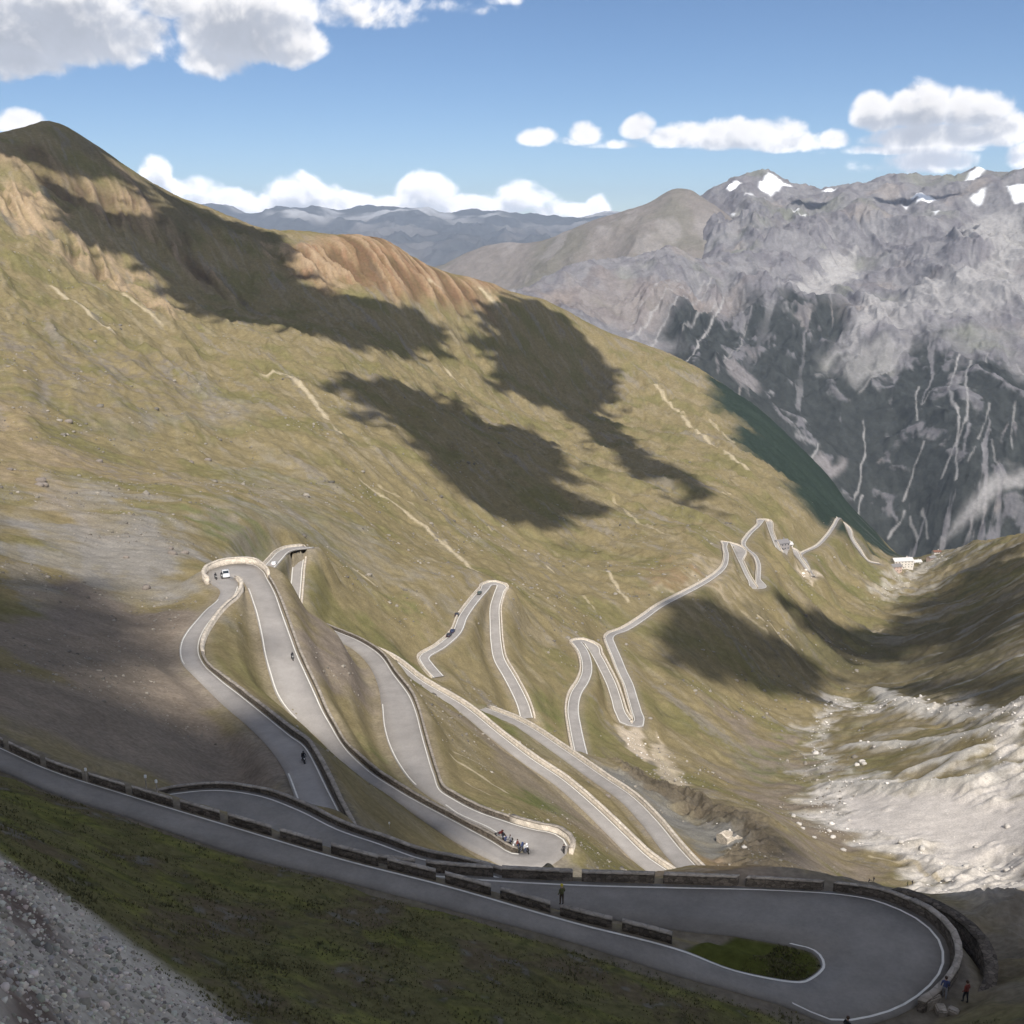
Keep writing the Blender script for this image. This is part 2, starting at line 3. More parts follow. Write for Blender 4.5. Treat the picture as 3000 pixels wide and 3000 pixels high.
MOUNT_PTS = [[-136.0,4298.0,-305.0],[-152.0,4798.0,-555.0],[-28.0,4400.0,-269.0],[-31.0,4900.0,-519.0],[84.0,4499.0,-248.0],[93.0,4999.0,-498.0],[179.0,4697.0,-191.0],[198.0,5196.0,-441.0],[306.0,4890.0,-169.0],[337.0,5389.0,-419.0],[453.0,4979.0,-161.0],[498.0,5477.0,-411.0],[604.0,5064.0,-153.0],[663.0,5561.0,-403.0],[741.0,5147.0,-120.0],[812.0,5642.0,-370.0],[438.0,6986.0,-195.0],[494.0,7885.0,-645.0],[758.0,6959.0,-25.0],[856.0,7853.0,-475.0],[967.0,6933.0,100.0],[1091.0,7824.0,-350.0],[1132.0,6908.0,161.0],[1277.0,7796.0,-289.0],[1193.0,6898.0,189.0],[1346.0,7784.0,-261.0],[1279.0,6882.0,244.0],[1443.0,7767.0,-206.0],[1382.0,6862.0,296.0],[1560.0,7744.0,-154.0],[1481.0,6841.0,325.0],[1672.0,7721.0,-125.0],[1567.0,6822.0,336.0],[1768.0,7700.0,-114.0],[1653.0,6802.0,287.0],[1865.0,7677.0,-163.0],[1745.0,6779.0,252.0],[1970.0,7650.0,-198.0],[1838.0,6754.0,235.0],[2074.0,7623.0,-215.0],[1907.0,6683.0,185.0],[2154.0,7549.0,-265.0],[1948.0,6619.0,234.0],[2202.0,7483.0,-216.0],[2025.0,6596.0,251.0],[2289.0,7457.0,-199.0],[2140.0,6560.0,232.0],[2420.0,7415.0,-218.0],[2168.0,6498.0,276.0],[2453.0,7352.0,-174.0],[2277.0,6460.0,295.0],[2576.0,7309.0,-155.0],[2332.0,6388.0,288.0],[2641.0,7233.0,-162.0],[2371.0,6373.0,256.0],[2685.0,7217.0,-194.0],[2423.0,6354.0,276.0],[2743.0,7195.0,-174.0],[2508.0,6213.0,273.0],[2845.0,7048.0,-177.0],[2565.0,6190.0,305.0],[2910.0,7021.0,-145.0],[2613.0,6170.0,311.0],[2964.0,6998.0,-139.0],[2645.0,6101.0,279.0],[3003.0,6927.0,-171.0],[2688.0,6028.0,283.0],[3055.0,6850.0,-167.0],[2717.0,5905.0,308.0],[3093.0,6723.0,-142.0],[2843.0,5622.0,313.0],[3249.0,6425.0,-137.0],[2993.0,5430.0,318.0],[3427.0,6218.0,-132.0],[0.0,3800.0,-341.0],[236.0,3692.0,-390.0],[582.0,3603.0,-508.0],[859.0,3496.0,-688.0],[1079.0,3224.0,-909.0],[1196.0,3076.0,-996.0],[1307.0,2976.0,-953.0],[1445.0,2855.0,-905.0],[1610.0,2649.0,-840.0],[165.0,4347.0,-282.0],[412.0,4330.0,-308.0],[676.0,4247.0,-368.0],[997.0,4491.0,-319.0],[880.0,3902.0,-525.0],[1289.0,4520.0,-321.0],[1119.0,3840.0,-579.0],[1564.0,4485.0,-319.0],[1330.0,3719.0,-621.0],[1772.0,4299.0,-305.0],[1498.0,3546.0,-592.0],[1367.0,3168.0,-794.0],[1954.0,4109.0,-292.0],[1649.0,3368.0,-618.0],[1516.0,3044.0,-763.0],[1218.0,3335.0,-836.0],[902.0,5223.0,-177.0],[1015.0,5812.0,-56.0],[1191.0,6186.0,52.0],[1058.0,5193.0,-145.0],[1312.0,5238.0,-130.0],[1644.0,5249.0,-130.0],[1900.0,5055.0,-125.0],[2128.0,4854.0,-120.0],[1296.0,5961.0,32.0],[1572.0,6101.0,51.0],[1810.0,5825.0,31.0],[2067.0,5792.0,49.0],[2247.0,5563.0,30.0],[2490.0,5349.0,45.0],[2444.0,4590.0,-114.0],[2053.0,3778.0,-387.0],[1752.0,3145.0,-629.0]]
RIDGE_PTS = [[-801.0,7256.0,-380.0],[-856.0,7753.0,-680.0],[-966.0,8747.0,-1280.0],[-564.0,7178.0,-299.0],[-604.0,7676.0,-599.0],[-682.0,8673.0,-1199.0],[-434.0,7087.0,-256.0],[-465.0,7586.0,-556.0],[-526.0,8584.0,-1156.0],[-307.0,6993.0,-176.0],[-329.0,7493.0,-476.0],[-372.0,8492.0,-1076.0],[-185.0,6898.0,-123.0],[-199.0,7397.0,-423.0],[-226.0,8397.0,-1023.0],[-17.0,6800.0,-84.0],[-18.0,7300.0,-384.0],[-21.0,8300.0,-984.0],[307.0,6693.0,-52.0],[330.0,7192.0,-352.0],[375.0,8191.0,-952.0],[511.0,6580.0,40.0],[550.0,7079.0,-260.0],[627.0,8076.0,-860.0],[699.0,6462.0,101.0],[752.0,6959.0,-199.0],[860.0,7954.0,-799.0],[846.0,6344.0,172.0],[912.0,6839.0,-128.0],[1045.0,7831.0,-728.0],[904.0,6336.0,209.0],[975.0,6831.0,-91.0],[1116.0,7821.0,-691.0],[975.0,6325.0,217.0],[1051.0,6819.0,-83.0],[1203.0,7808.0,-683.0],[1067.0,6260.0,164.0],[1151.0,6753.0,-136.0],[1319.0,7738.0,-736.0],[1171.0,6190.0,80.0],[1264.0,6682.0,-220.0],[1449.0,7664.0,-820.0],[1322.0,6057.0,-58.0],[1429.0,6546.0,-358.0],[1642.0,7523.0,-958.0],[-512.0,6480.0,-380.0],[-199.0,6297.0,-369.0],[0.0,6200.0,-306.0],[191.0,6097.0,-207.0],[555.0,5924.0,-93.0],[819.0,5843.0,-21.0],[348.0,5489.0,-390.0],[771.0,5446.0,-218.0],[989.0,5766.0,-56.0],[1161.0,5274.0,-211.0]]
RANGE_PTS = [[-7001.0,22956.0,180.0],[-7841.0,25711.0,-720.0],[-5860.0,19122.0,-195.0],[-6337.0,23148.0,396.0],[-7097.0,25926.0,-504.0],[-5305.0,19284.0,-16.0],[-5959.0,23248.0,326.0],[-6675.0,26038.0,-574.0],[-4989.0,19368.0,-76.0],[-5473.0,23368.0,212.0],[-6129.0,26172.0,-688.0],[-4581.0,19468.0,-174.0],[-5178.0,23435.0,358.0],[-5800.0,26247.0,-542.0],[-4335.0,19524.0,-53.0],[-4886.0,23497.0,439.0],[-5473.0,26317.0,-461.0],[-4091.0,19577.0,14.0],[-4527.0,23569.0,367.0],[-5071.0,26397.0,-533.0],[-3790.0,19638.0,-47.0],[-4164.0,23636.0,314.0],[-4664.0,26472.0,-586.0],[-3486.0,19694.0,-93.0],[-3678.0,23716.0,252.0],[-4120.0,26562.0,-648.0],[-3080.0,19761.0,-146.0],[-3378.0,23761.0,315.0],[-3783.0,26612.0,-585.0],[-2828.0,19799.0,-93.0],[-3039.0,23807.0,371.0],[-3403.0,26664.0,-529.0],[-2544.0,19838.0,-47.0],[-2701.0,23847.0,316.0],[-3025.0,26709.0,-584.0],[-2262.0,19872.0,-94.0],[-2208.0,23898.0,361.0],[-2472.0,26766.0,-539.0],[-1848.0,19914.0,-57.0],[-1638.0,23944.0,233.0],[-1835.0,26817.0,-667.0],[-1372.0,19953.0,-166.0],[-1216.0,23969.0,281.0],[-1362.0,26845.0,-619.0],[-1018.0,19974.0,-125.0],[-677.0,23990.0,318.0],[-759.0,26869.0,-582.0],[-567.0,19992.0,-94.0],[-100.0,24000.0,278.0],[-112.0,26880.0,-622.0],[-84.0,20000.0,-129.0],[54.0,24000.0,189.0],[60.0,26880.0,-711.0],[45.0,20000.0,-204.0],[439.0,23996.0,278.0],[492.0,26876.0,-622.0],[368.0,19997.0,-129.0],[902.0,23983.0,114.0],[1011.0,26861.0,-786.0],[756.0,19986.0,-266.0],[1286.0,23965.0,170.0],[1441.0,26841.0,-730.0],[1077.0,19971.0,-219.0],[1860.0,23928.0,225.0],[2083.0,26799.0,-675.0],[1558.0,19939.0,-172.0],[2811.0,23835.0,187.0],[3148.0,26695.0,-713.0],[2354.0,19861.0,-202.0],[-4058.0,12876.0,-635.0],[-4778.0,15270.0,-332.0],[-2909.0,13183.0,-650.0],[-3423.0,15629.0,-340.0],[-2102.0,13335.0,-658.0],[-2473.0,15808.0,-344.0],[-1271.0,13440.0,-663.0],[-1495.0,15930.0,-347.0],[-425.0,13493.0,-665.0],[-500.0,15992.0,-348.0],[849.0,13473.0,-664.0],[999.0,15969.0,-347.0]]
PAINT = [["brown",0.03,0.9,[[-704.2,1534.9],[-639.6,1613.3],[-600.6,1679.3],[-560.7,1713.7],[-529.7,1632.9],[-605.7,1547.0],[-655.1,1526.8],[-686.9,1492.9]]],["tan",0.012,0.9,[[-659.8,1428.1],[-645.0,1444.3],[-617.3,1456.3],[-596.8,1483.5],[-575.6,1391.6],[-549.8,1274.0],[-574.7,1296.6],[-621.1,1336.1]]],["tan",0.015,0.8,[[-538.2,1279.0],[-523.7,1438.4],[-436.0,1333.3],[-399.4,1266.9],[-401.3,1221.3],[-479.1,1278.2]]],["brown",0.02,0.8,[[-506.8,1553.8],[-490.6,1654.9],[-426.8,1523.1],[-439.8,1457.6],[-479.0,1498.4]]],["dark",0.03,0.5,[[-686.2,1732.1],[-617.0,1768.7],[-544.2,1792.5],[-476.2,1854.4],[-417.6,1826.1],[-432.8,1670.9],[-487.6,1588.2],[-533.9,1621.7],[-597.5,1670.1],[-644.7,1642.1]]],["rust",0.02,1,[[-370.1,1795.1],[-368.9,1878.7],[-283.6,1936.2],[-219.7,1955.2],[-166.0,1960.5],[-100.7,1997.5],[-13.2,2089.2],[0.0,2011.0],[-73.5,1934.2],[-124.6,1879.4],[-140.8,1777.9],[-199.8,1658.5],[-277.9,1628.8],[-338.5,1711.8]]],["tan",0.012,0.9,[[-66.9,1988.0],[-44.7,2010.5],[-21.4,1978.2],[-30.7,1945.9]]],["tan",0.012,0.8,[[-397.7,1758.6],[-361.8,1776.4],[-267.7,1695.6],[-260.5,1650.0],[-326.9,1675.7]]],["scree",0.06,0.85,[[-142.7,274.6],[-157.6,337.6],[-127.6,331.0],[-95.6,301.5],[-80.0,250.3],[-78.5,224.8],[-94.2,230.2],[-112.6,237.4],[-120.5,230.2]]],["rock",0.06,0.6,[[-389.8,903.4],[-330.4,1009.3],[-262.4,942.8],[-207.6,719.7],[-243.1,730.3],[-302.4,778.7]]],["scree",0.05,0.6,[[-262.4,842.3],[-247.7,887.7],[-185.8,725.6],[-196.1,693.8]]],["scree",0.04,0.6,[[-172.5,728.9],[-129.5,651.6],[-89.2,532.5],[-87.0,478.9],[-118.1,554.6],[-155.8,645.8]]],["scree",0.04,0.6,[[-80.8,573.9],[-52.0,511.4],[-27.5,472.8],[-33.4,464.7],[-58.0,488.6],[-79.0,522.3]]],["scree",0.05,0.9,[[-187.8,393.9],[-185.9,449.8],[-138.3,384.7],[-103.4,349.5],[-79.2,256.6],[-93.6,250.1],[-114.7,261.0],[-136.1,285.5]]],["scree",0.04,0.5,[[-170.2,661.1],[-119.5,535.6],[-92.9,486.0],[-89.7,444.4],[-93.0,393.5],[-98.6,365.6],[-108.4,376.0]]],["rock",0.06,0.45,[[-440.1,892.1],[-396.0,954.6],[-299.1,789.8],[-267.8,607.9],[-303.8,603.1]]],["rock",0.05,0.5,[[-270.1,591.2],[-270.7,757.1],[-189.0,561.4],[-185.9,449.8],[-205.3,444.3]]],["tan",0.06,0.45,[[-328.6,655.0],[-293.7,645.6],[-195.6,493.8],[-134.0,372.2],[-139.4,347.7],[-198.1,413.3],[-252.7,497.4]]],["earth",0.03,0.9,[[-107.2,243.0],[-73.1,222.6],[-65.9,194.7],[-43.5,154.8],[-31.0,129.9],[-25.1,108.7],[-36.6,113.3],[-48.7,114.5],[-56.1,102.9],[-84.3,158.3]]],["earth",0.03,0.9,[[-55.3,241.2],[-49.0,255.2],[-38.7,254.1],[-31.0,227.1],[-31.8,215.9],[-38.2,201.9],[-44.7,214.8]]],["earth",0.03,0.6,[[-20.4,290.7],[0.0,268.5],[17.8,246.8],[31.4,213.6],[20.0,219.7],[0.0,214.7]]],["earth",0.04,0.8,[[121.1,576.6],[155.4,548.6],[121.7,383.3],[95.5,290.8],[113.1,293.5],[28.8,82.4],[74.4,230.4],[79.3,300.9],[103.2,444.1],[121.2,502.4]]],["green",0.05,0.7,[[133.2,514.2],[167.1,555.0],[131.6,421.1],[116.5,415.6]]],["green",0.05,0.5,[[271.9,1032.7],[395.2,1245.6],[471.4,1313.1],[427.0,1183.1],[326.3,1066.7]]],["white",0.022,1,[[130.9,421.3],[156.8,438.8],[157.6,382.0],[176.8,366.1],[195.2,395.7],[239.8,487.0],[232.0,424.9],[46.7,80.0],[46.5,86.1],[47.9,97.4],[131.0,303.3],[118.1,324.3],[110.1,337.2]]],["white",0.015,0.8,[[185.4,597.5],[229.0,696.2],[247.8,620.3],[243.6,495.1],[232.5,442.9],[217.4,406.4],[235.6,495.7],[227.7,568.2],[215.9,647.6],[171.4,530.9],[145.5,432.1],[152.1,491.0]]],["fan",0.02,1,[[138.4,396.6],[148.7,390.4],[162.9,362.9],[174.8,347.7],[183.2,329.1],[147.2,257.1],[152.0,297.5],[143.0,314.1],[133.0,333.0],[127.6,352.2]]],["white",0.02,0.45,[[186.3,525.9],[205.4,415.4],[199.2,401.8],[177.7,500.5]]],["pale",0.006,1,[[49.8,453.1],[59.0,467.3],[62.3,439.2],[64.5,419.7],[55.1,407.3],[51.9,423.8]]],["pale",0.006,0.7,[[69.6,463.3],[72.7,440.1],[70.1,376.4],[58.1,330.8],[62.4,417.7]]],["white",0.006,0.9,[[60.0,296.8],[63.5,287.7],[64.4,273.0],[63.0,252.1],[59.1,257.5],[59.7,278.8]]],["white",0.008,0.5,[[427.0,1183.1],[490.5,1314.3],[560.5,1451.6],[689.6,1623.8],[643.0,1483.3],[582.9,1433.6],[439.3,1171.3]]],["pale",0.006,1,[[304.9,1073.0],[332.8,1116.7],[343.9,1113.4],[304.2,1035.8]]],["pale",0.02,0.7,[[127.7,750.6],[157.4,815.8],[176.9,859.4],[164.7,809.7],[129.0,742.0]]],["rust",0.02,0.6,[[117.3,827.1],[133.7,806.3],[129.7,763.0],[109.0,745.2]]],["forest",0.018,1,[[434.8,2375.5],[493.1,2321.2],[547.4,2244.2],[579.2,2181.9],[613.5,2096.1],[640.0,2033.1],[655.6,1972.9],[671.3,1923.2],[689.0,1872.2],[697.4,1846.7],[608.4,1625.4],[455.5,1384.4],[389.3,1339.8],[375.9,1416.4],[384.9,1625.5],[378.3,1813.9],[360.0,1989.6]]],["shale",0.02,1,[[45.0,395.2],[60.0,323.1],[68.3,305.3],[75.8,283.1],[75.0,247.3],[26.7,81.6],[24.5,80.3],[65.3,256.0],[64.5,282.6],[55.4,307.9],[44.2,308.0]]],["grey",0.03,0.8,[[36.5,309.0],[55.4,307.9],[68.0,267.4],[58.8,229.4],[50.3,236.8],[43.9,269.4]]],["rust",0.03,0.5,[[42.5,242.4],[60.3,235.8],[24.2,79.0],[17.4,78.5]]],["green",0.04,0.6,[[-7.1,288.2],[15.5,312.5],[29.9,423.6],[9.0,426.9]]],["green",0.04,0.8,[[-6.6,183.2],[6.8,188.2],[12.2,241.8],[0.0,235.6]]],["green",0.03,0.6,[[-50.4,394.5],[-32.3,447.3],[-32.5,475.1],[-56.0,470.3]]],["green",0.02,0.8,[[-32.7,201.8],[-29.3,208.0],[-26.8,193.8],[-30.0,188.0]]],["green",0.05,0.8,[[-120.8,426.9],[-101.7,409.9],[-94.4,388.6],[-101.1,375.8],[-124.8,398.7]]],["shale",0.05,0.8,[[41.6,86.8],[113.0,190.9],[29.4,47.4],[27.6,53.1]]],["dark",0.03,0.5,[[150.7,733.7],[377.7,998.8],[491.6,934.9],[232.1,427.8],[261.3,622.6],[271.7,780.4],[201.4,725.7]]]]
STREAKS = [[2.0,1.0,[[-484.4,1138.6],[-450.9,1102.4],[-418.2,1060.6],[-381.5,1022.6]]],[1.5,0.8,[[-444.9,1236.3],[-409.2,1203.9],[-381.5,1170.0]]],[2.2,1.0,[[-251.0,1068.3],[-230.3,1079.1],[-196.5,1020.4],[-164.0,927.5]]],[1.4,0.7,[[-157.7,908.0],[-142.4,870.7]]],[1.6,1.0,[[-109.8,749.2],[-97.7,742.6],[-78.7,728.6],[-61.0,710.5],[-37.3,656.0],[-18.2,588.9]]],[1.5,0.6,[[-97.7,763.5],[-73.9,757.8]]],[1.3,1.0,[[-73.8,470.5],[-64.0,469.3]]],[1.3,1.0,[[10.5,812.8],[30.4,740.3]]],[1.3,1.0,[[72.5,805.2],[81.4,704.6]]],[1.2,0.7,[[-34.4,843.8],[-16.4,817.2]]],[1.3,0.6,[[109.6,1110.1],[142.9,931.0]]],[1.2,0.8,[[-153.1,1473.6],[-124.7,1420.5]]],[1.4,0.9,[[-112.8,1595.1],[-68.0,1529.3]]],[1.6,0.9,[[262.7,1928.4],[292.8,1799.2]]],[2.0,0.9,[[291.3,1789.4],[312.5,1577.2],[331.5,1452.2]]],[1.5,0.6,[[335.4,1781.6],[352.1,1651.7]]],[1.2,1,[[191.3,772.0],[222.0,772.8]]],[1.6,0.5,[[177.3,766.5],[194.2,753.5]]],[1.6,0.9,[[-142.8,1878.1],[-118.1,1869.5]]],[2.0,1,[[-57.5,1999.2],[-27.8,1967.3]]],[1.2,0.9,[[-13.5,206.2],[-7.0,203.2],[-1.0,197.8]]],[1.1,0.6,[[-13.2,213.1],[-6.6,215.8]]],[1.0,0.5,[[-9.5,192.3],[-4.4,186.3]]],[1.2,0.6,[[301.2,712.9],[305.2,661.9]]],[1.6,0.5,[[572.1,1349.1],[614.9,1392.7]]],[1.6,0.9,[[352.8,983.5],[374.7,1000.0]]],[1.0,0.6,[[-46.0,684.9],[-31.6,631.7]]],[1.0,0.6,[[47.1,696.1],[55.9,665.6]]],[1.5,0.8,[[118.9,310.2],[129.6,301.9],[130.4,290.1],[130.9,278.6]]],[2.0,0.7,[[62.4,439.2],[66.8,436.1],[68.5,383.1]]],[1.2,1,[[257.3,1252.4],[267.1,1257.5]]]]
SUN_DIR = [0.10263024323494332,-0.6479818536760915,0.754709580222772]
CLOUD_OUTLINES = [[1100,[[-496.8,869.0],[-416.3,824.4],[-385.6,759.5],[-443.5,772.9],[-497.5,718.8],[-556.0,640.5],[-586.6,551.5],[-679.0,930.0],[-657.2,987.8],[-631.7,1032.4],[-603.4,1032.7],[-573.8,1046.0],[-540.0,1062.9],[-506.4,1079.8],[-467.8,1095.8]]],[1120,[[-510.5,604.6],[-472.8,623.7],[-420.3,629.3],[-386.3,648.9],[-397.4,745.6],[-433.6,845.7],[-420.8,885.3],[-381.8,889.8],[-333.1,883.8],[-269.7,867.5],[-225.3,869.7],[-182.7,725.2],[-116.2,576.5],[-33.2,609.9],[20.4,669.7],[56.4,650.4],[74.9,594.9],[59.9,469.1],[12.0,266.4],[-36.2,214.9],[-125.2,251.3],[-202.6,237.0],[-254.5,284.3],[-315.0,399.3],[-361.8,450.7],[-382.2,370.9],[-410.1,400.8],[-455.8,472.0]]],[1100,[[105.8,879.8],[127.9,952.6],[207.9,1052.6],[295.2,1008.4],[372.5,897.3],[391.8,779.5],[373.4,609.7],[375.3,383.9],[412.6,131.0],[448.3,33.7],[422.7,-61.7],[383.5,-39.0],[346.7,49.7],[305.0,261.6],[270.0,466.5],[184.0,463.5],[137.9,504.2],[110.6,703.9]]],[1130,[[-25.5,25.7],[5.7,61.0],[74.1,179.4],[112.3,311.4],[151.5,158.5],[214.3,272.0],[261.8,203.4],[269.9,-19.7],[274.3,-172.4],[253.9,-265.4],[235.2,-310.5],[187.5,-297.0],[149.8,-290.0],[111.0,-254.9],[83.1,-149.5],[39.3,-110.4],[-11.3,-39.1]]],[1090,[[281.6,-454.1],[325.5,-412.4],[369.5,-428.8],[434.8,-451.1],[464.1,-460.2],[407.6,-535.7],[351.8,-567.2],[296.3,-577.6],[271.1,-561.4],[270.3,-521.8]]],[1140,[[435.4,-360.6],[493.7,-333.8],[534.8,-344.6],[592.4,-302.1],[682.1,-177.2],[772.1,-67.2],[821.3,-26.8],[832.4,-93.3],[515.1,-601.4],[501.5,-573.5],[544.2,-452.1],[482.6,-472.0],[438.7,-437.1]]],[1100,[[479.5,-472.5],[473.9,-553.5],[471.3,-615.6],[412.5,-689.7],[429.0,-628.6],[440.5,-558.5]]],[1080,[[-177.7,-505.8],[-36.9,-652.1],[-2.7,-678.9],[31.9,-736.7],[47.6,-758.3],[68.4,-778.6],[83.6,-796.4],[96.1,-811.9],[111.3,-828.8],[123.5,-838.8],[131.8,-849.9],[138.3,-852.7],[146.3,-855.8],[154.4,-862.4],[159.9,-866.0],[153.0,-866.8],[175.0,-878.8],[189.8,-885.1],[215.7,-873.1],[246.4,-877.4],[287.1,-891.7],[335.0,-918.8],[296.9,-987.3],[-153.1,-987.3],[-353.1,-867.3]]],[1070,[[229.9,-756.6],[237.8,-768.6],[244.1,-783.9],[242.0,-810.5],[180.8,-883.1],[176.5,-885.5],[230.0,-808.7],[233.5,-784.6],[224.6,-770.4],[213.8,-762.8],[216.7,-752.0]]],[1900,[[1786,4657],[1844,4703],[1924,4719],[2000,4675],[2032,4605],[1938,4587],[1814,4612]]],[1900,[[2190,4522],[2241,4562],[2402,4510],[2561,4440],[2654,4345],[2505,4386],[2370,4402]]]]
THINGS = {"bike1":[-28.36,130.55,-70.5],"bike2":[-46.62,209.35,-88.6],"car1":[-72.24,254.31,-85.1],"bike3":[-74.22,252.1,-84.9],"bike4":[-72.9,252.93,-85.0],"carw":[-91.12,387.01,-124.0],"vans":[[-26.32,477.24,-180.0],[-26.99,450.94,-178.0],[-28.19,444.95,-177.6],[-16.64,514.27,-182.6]],"group":[[-2.15,155.69,-98.1],[-1.47,154.89,-98.1],[-0.79,154.49,-98.1],[-0.28,153.69,-98.1],[0.34,153.39,-98.1],[0.89,152.9,-98.1],[1.5,152.7,-98.1],[2.11,152.21,-98.1],[2.51,152.7,-98.1],[-1.06,153.69,-98.1]],"man":[8.45,152.34,-98.5],"hikers":[[107.49,279.54,-190.47],[109.91,282.13,-191.91],[116.23,272.49,-188.1],[117.44,271.97,-187.87]],"village":[[550.68,1455.36,-476.96],[575.62,1491.91,-488.96],[601.26,1529.38,-499.42],[601.08,1568.35,-505.21],[617.41,1581.79,-509.25],[637.11,1594.04,-510.91],[677.87,1618.29,-507.32],[660.85,1594.52,-504.9]],"hut":[[290.58,1096.06,-332.38],[315.12,1155.31,-349.04]],"posts":[[-36.5,81.88,-45.9],[-31.1,81.0,-46.7],[-30.12,80.72,-46.8],[-31.61,120.02,-68.0],[-15.71,120.71,-74.37]],"wallman":[3.49,69.72,-50.3],"bluep":[30.12,62.62,-51.9],"redp":[31.58,62.5,-52.5],"bottomp":[22.11,58.76,-51.9],"blocks":[[28.99,62.26,-52.3],[29.51,61.55,-52.4],[30.26,61.34,-52.5]],"ruin":[62.36,268.82,-169.03],"blob":[353.7,1778.08,-318.67]}
CREST = [[-768.0,1683.0,137.0],[-746.0,1726.0,151.0],[-720.0,1758.0,162.0],[-695.0,1768.0,151.0],[-670.0,1799.0,129.0],[-642.0,1841.0,99.0],[-615.0,1882.0,70.0],[-581.0,1914.0,50.0],[-539.0,1978.0,28.0],[-502.0,2018.0,13.0],[-477.0,2045.0,0.0],[-464.0,2028.0,-9.0],[-389.0,2013.0,-9.0],[-308.0,1976.0,-12.0],[-261.0,1983.0,-14.0],[-223.0,1987.0,-25.0],[-186.0,2022.0,-54.0],[-136.0,2056.0,-77.0],[-83.0,2078.0,-91.0],[-33.0,2100.0,-106.0],[-12.0,2120.0,-117.0],[58.0,2149.0,-136.0],[121.0,2197.0,-167.0],[198.0,2241.0,-211.0],[275.0,2263.0,-239.0],[334.0,2276.0,-267.0],[365.0,2271.0,-281.0],[414.0,2262.0,-314.0],[470.0,2211.0,-348.0],[521.0,2137.0,-380.0],[552.0,2078.0,-409.0],[584.0,1996.0,-441.0],[610.0,1936.0,-469.0],[624.0,1879.0,-501.0],[639.0,1832.0,-515.0],[656.0,1783.0,-534.0],[664.0,1759.0,-544.0]]
MORAINES = [[2.5,[[262.9,701.4],[247.1,628.4],[230.4,570.7],[235.7,529.5],[240.7,496.5]]],[2.0,[[142.9,427.7],[150.8,407.0],[157.6,382.0],[167.1,368.2],[177.4,358.4]]],[1.5,[[168.5,410.4],[176.4,409.7],[184.8,398.0],[192.6,396.9]]],[1.5,[[162.8,382.3],[176.7,391.3],[188.1,393.8]]],[2,[[179.8,505.9],[190.4,483.5],[198.3,456.2],[202.4,414.1]]]]
BOULDERS = [[102.67,337.49],[102.95,333.39],[103.95,323.24],[112.04,316.61],[109.92,368.91],[115.28,341.61],[114.02,333.82],[128.06,358.58],[133.17,283.1],[132.1,281.72],[142.35,292.2],[148.87,292.95],[147.66,277.76],[41.91,86.67],[166.79,454.44],[167.83,459.72],[163.99,455.46],[125.53,239.05],[152.37,307.6],[165.03,313.96],[136.2,311.03],[132.35,318.76],[-187.35,410.17],[-182.99,398.82],[-184.5,406.09],[-217.84,547.4],[-208.99,430.81],[-110.27,289.15],[-107.06,318.33],[-100.61,299.86],[-100.57,310.95],[-91.35,250.96],[-273.63,645.98],[-197.51,638.06],[-192.03,655.1],[27.02,268.64],[62.53,252.25]]
GRAVEL = [[-37.94,53.21],[-27.36,44.52],[-24.04,43.86],[-22.16,43.63],[-19.23,43.0],[-16.42,41.47],[-14.59,40.88],[-12.12,39.51],[-9.94,36.54],[2,8],[-4,3],[-30,3],[-60,20]]
MOUNT_PAINT = [["forest",60,1,[[0,3411],[399,3900],[509,3981],[676,4249],[808,4387],[996,4487],[1211,4490],[1345,4459],[1278,4209],[1274,3953],[1352,3960],[1486,4028],[1570,4093],[1633,3920],[1795,3726],[2070,3580],[1573,2576],[403,2973],[0,3000]]],["scree",40,1,[[1161,4587],[1256,4800],[1434,5075],[1585,5333],[1732,5435],[1499,4857],[1339,4597]]],["scree",60,0.8,[[2308,5549],[2429,5607],[2573,5366],[2189,4491],[1970,4640]]],["scree",60,0.7,[[1358,4354],[1611,4634],[2131,4518],[1955,4111],[1608,4207],[1457,4141],[1287,4000]]],["scree",30,0.8,[[1319,3042],[1391,3007],[1473,3054],[1525,3068],[1552,3135],[1445,3109],[1317,3068]]],["brown",80,0.35,[[83,4398],[436,4617],[712,4508],[1026,4637],[835,4382],[460,4127],[196,4105]]],["forest",15,1,[[1427,2993],[1468,3043],[1602,3020],[1504,2785],[1424,2893]]],["scree",20,0.5,[[1243,3980],[1349,4038],[1433,4063],[1460,3987],[1333,3896],[1245,3848]]],["bare",25,0.7,[[788,3958],[843,4043],[900,3935],[893,3837],[812,3744],[775,3815]]],["bare",20,0.7,[[996,3482],[1051,3562],[1055,3483],[1140,3542],[1115,3493],[1036,3405]]],["snow",14,1,[[1467,6578],[1579,6747],[1594,6690],[1592,6588],[1657,6557],[1566,6426],[1497,6382],[1478,6433],[1450,6491]]],["snow",14,1,[[1319,6265],[1386,6264],[1452,6355],[1436,6294],[1402,6251]]],["snow",14,1,[[1280,6555],[1327,6651],[1356,6549],[1303,6499]]],["snow",14,1,[[1801,6413],[1867,6389],[1834,6293],[1797,6327]]],["snow",14,1,[[2194,6024],[2235,5985],[2273,5895],[2221,5859],[2145,5869],[2186,5932]]],["snow",14,1,[[2437,5997],[2530,6102],[2615,6151],[2515,5980],[2442,5942]]],["snow",14,1,[[2388,5755],[2474,5780],[2409,5681],[2385,5714]]],["snow",14,1,[[2554,5726],[2622,5643],[2564,5495],[2522,5552]]],["snow",14,1,[[2164,5665],[2183,5631],[2153,5607]]],["snow",14,1,[[1542,6073],[1573,6074],[1558,6028]]],["snow",14,1,[[1567,6004],[1618,6044],[1575,5944]]],["snow",14,1,[[1897,6022],[1916,6011],[1896,5995]]],["snow",14,1,[[2105,5943],[2130,5925],[2112,5908]]],["snow",14,1,[[1240,6191],[1253,6157],[1235,6125]]]]
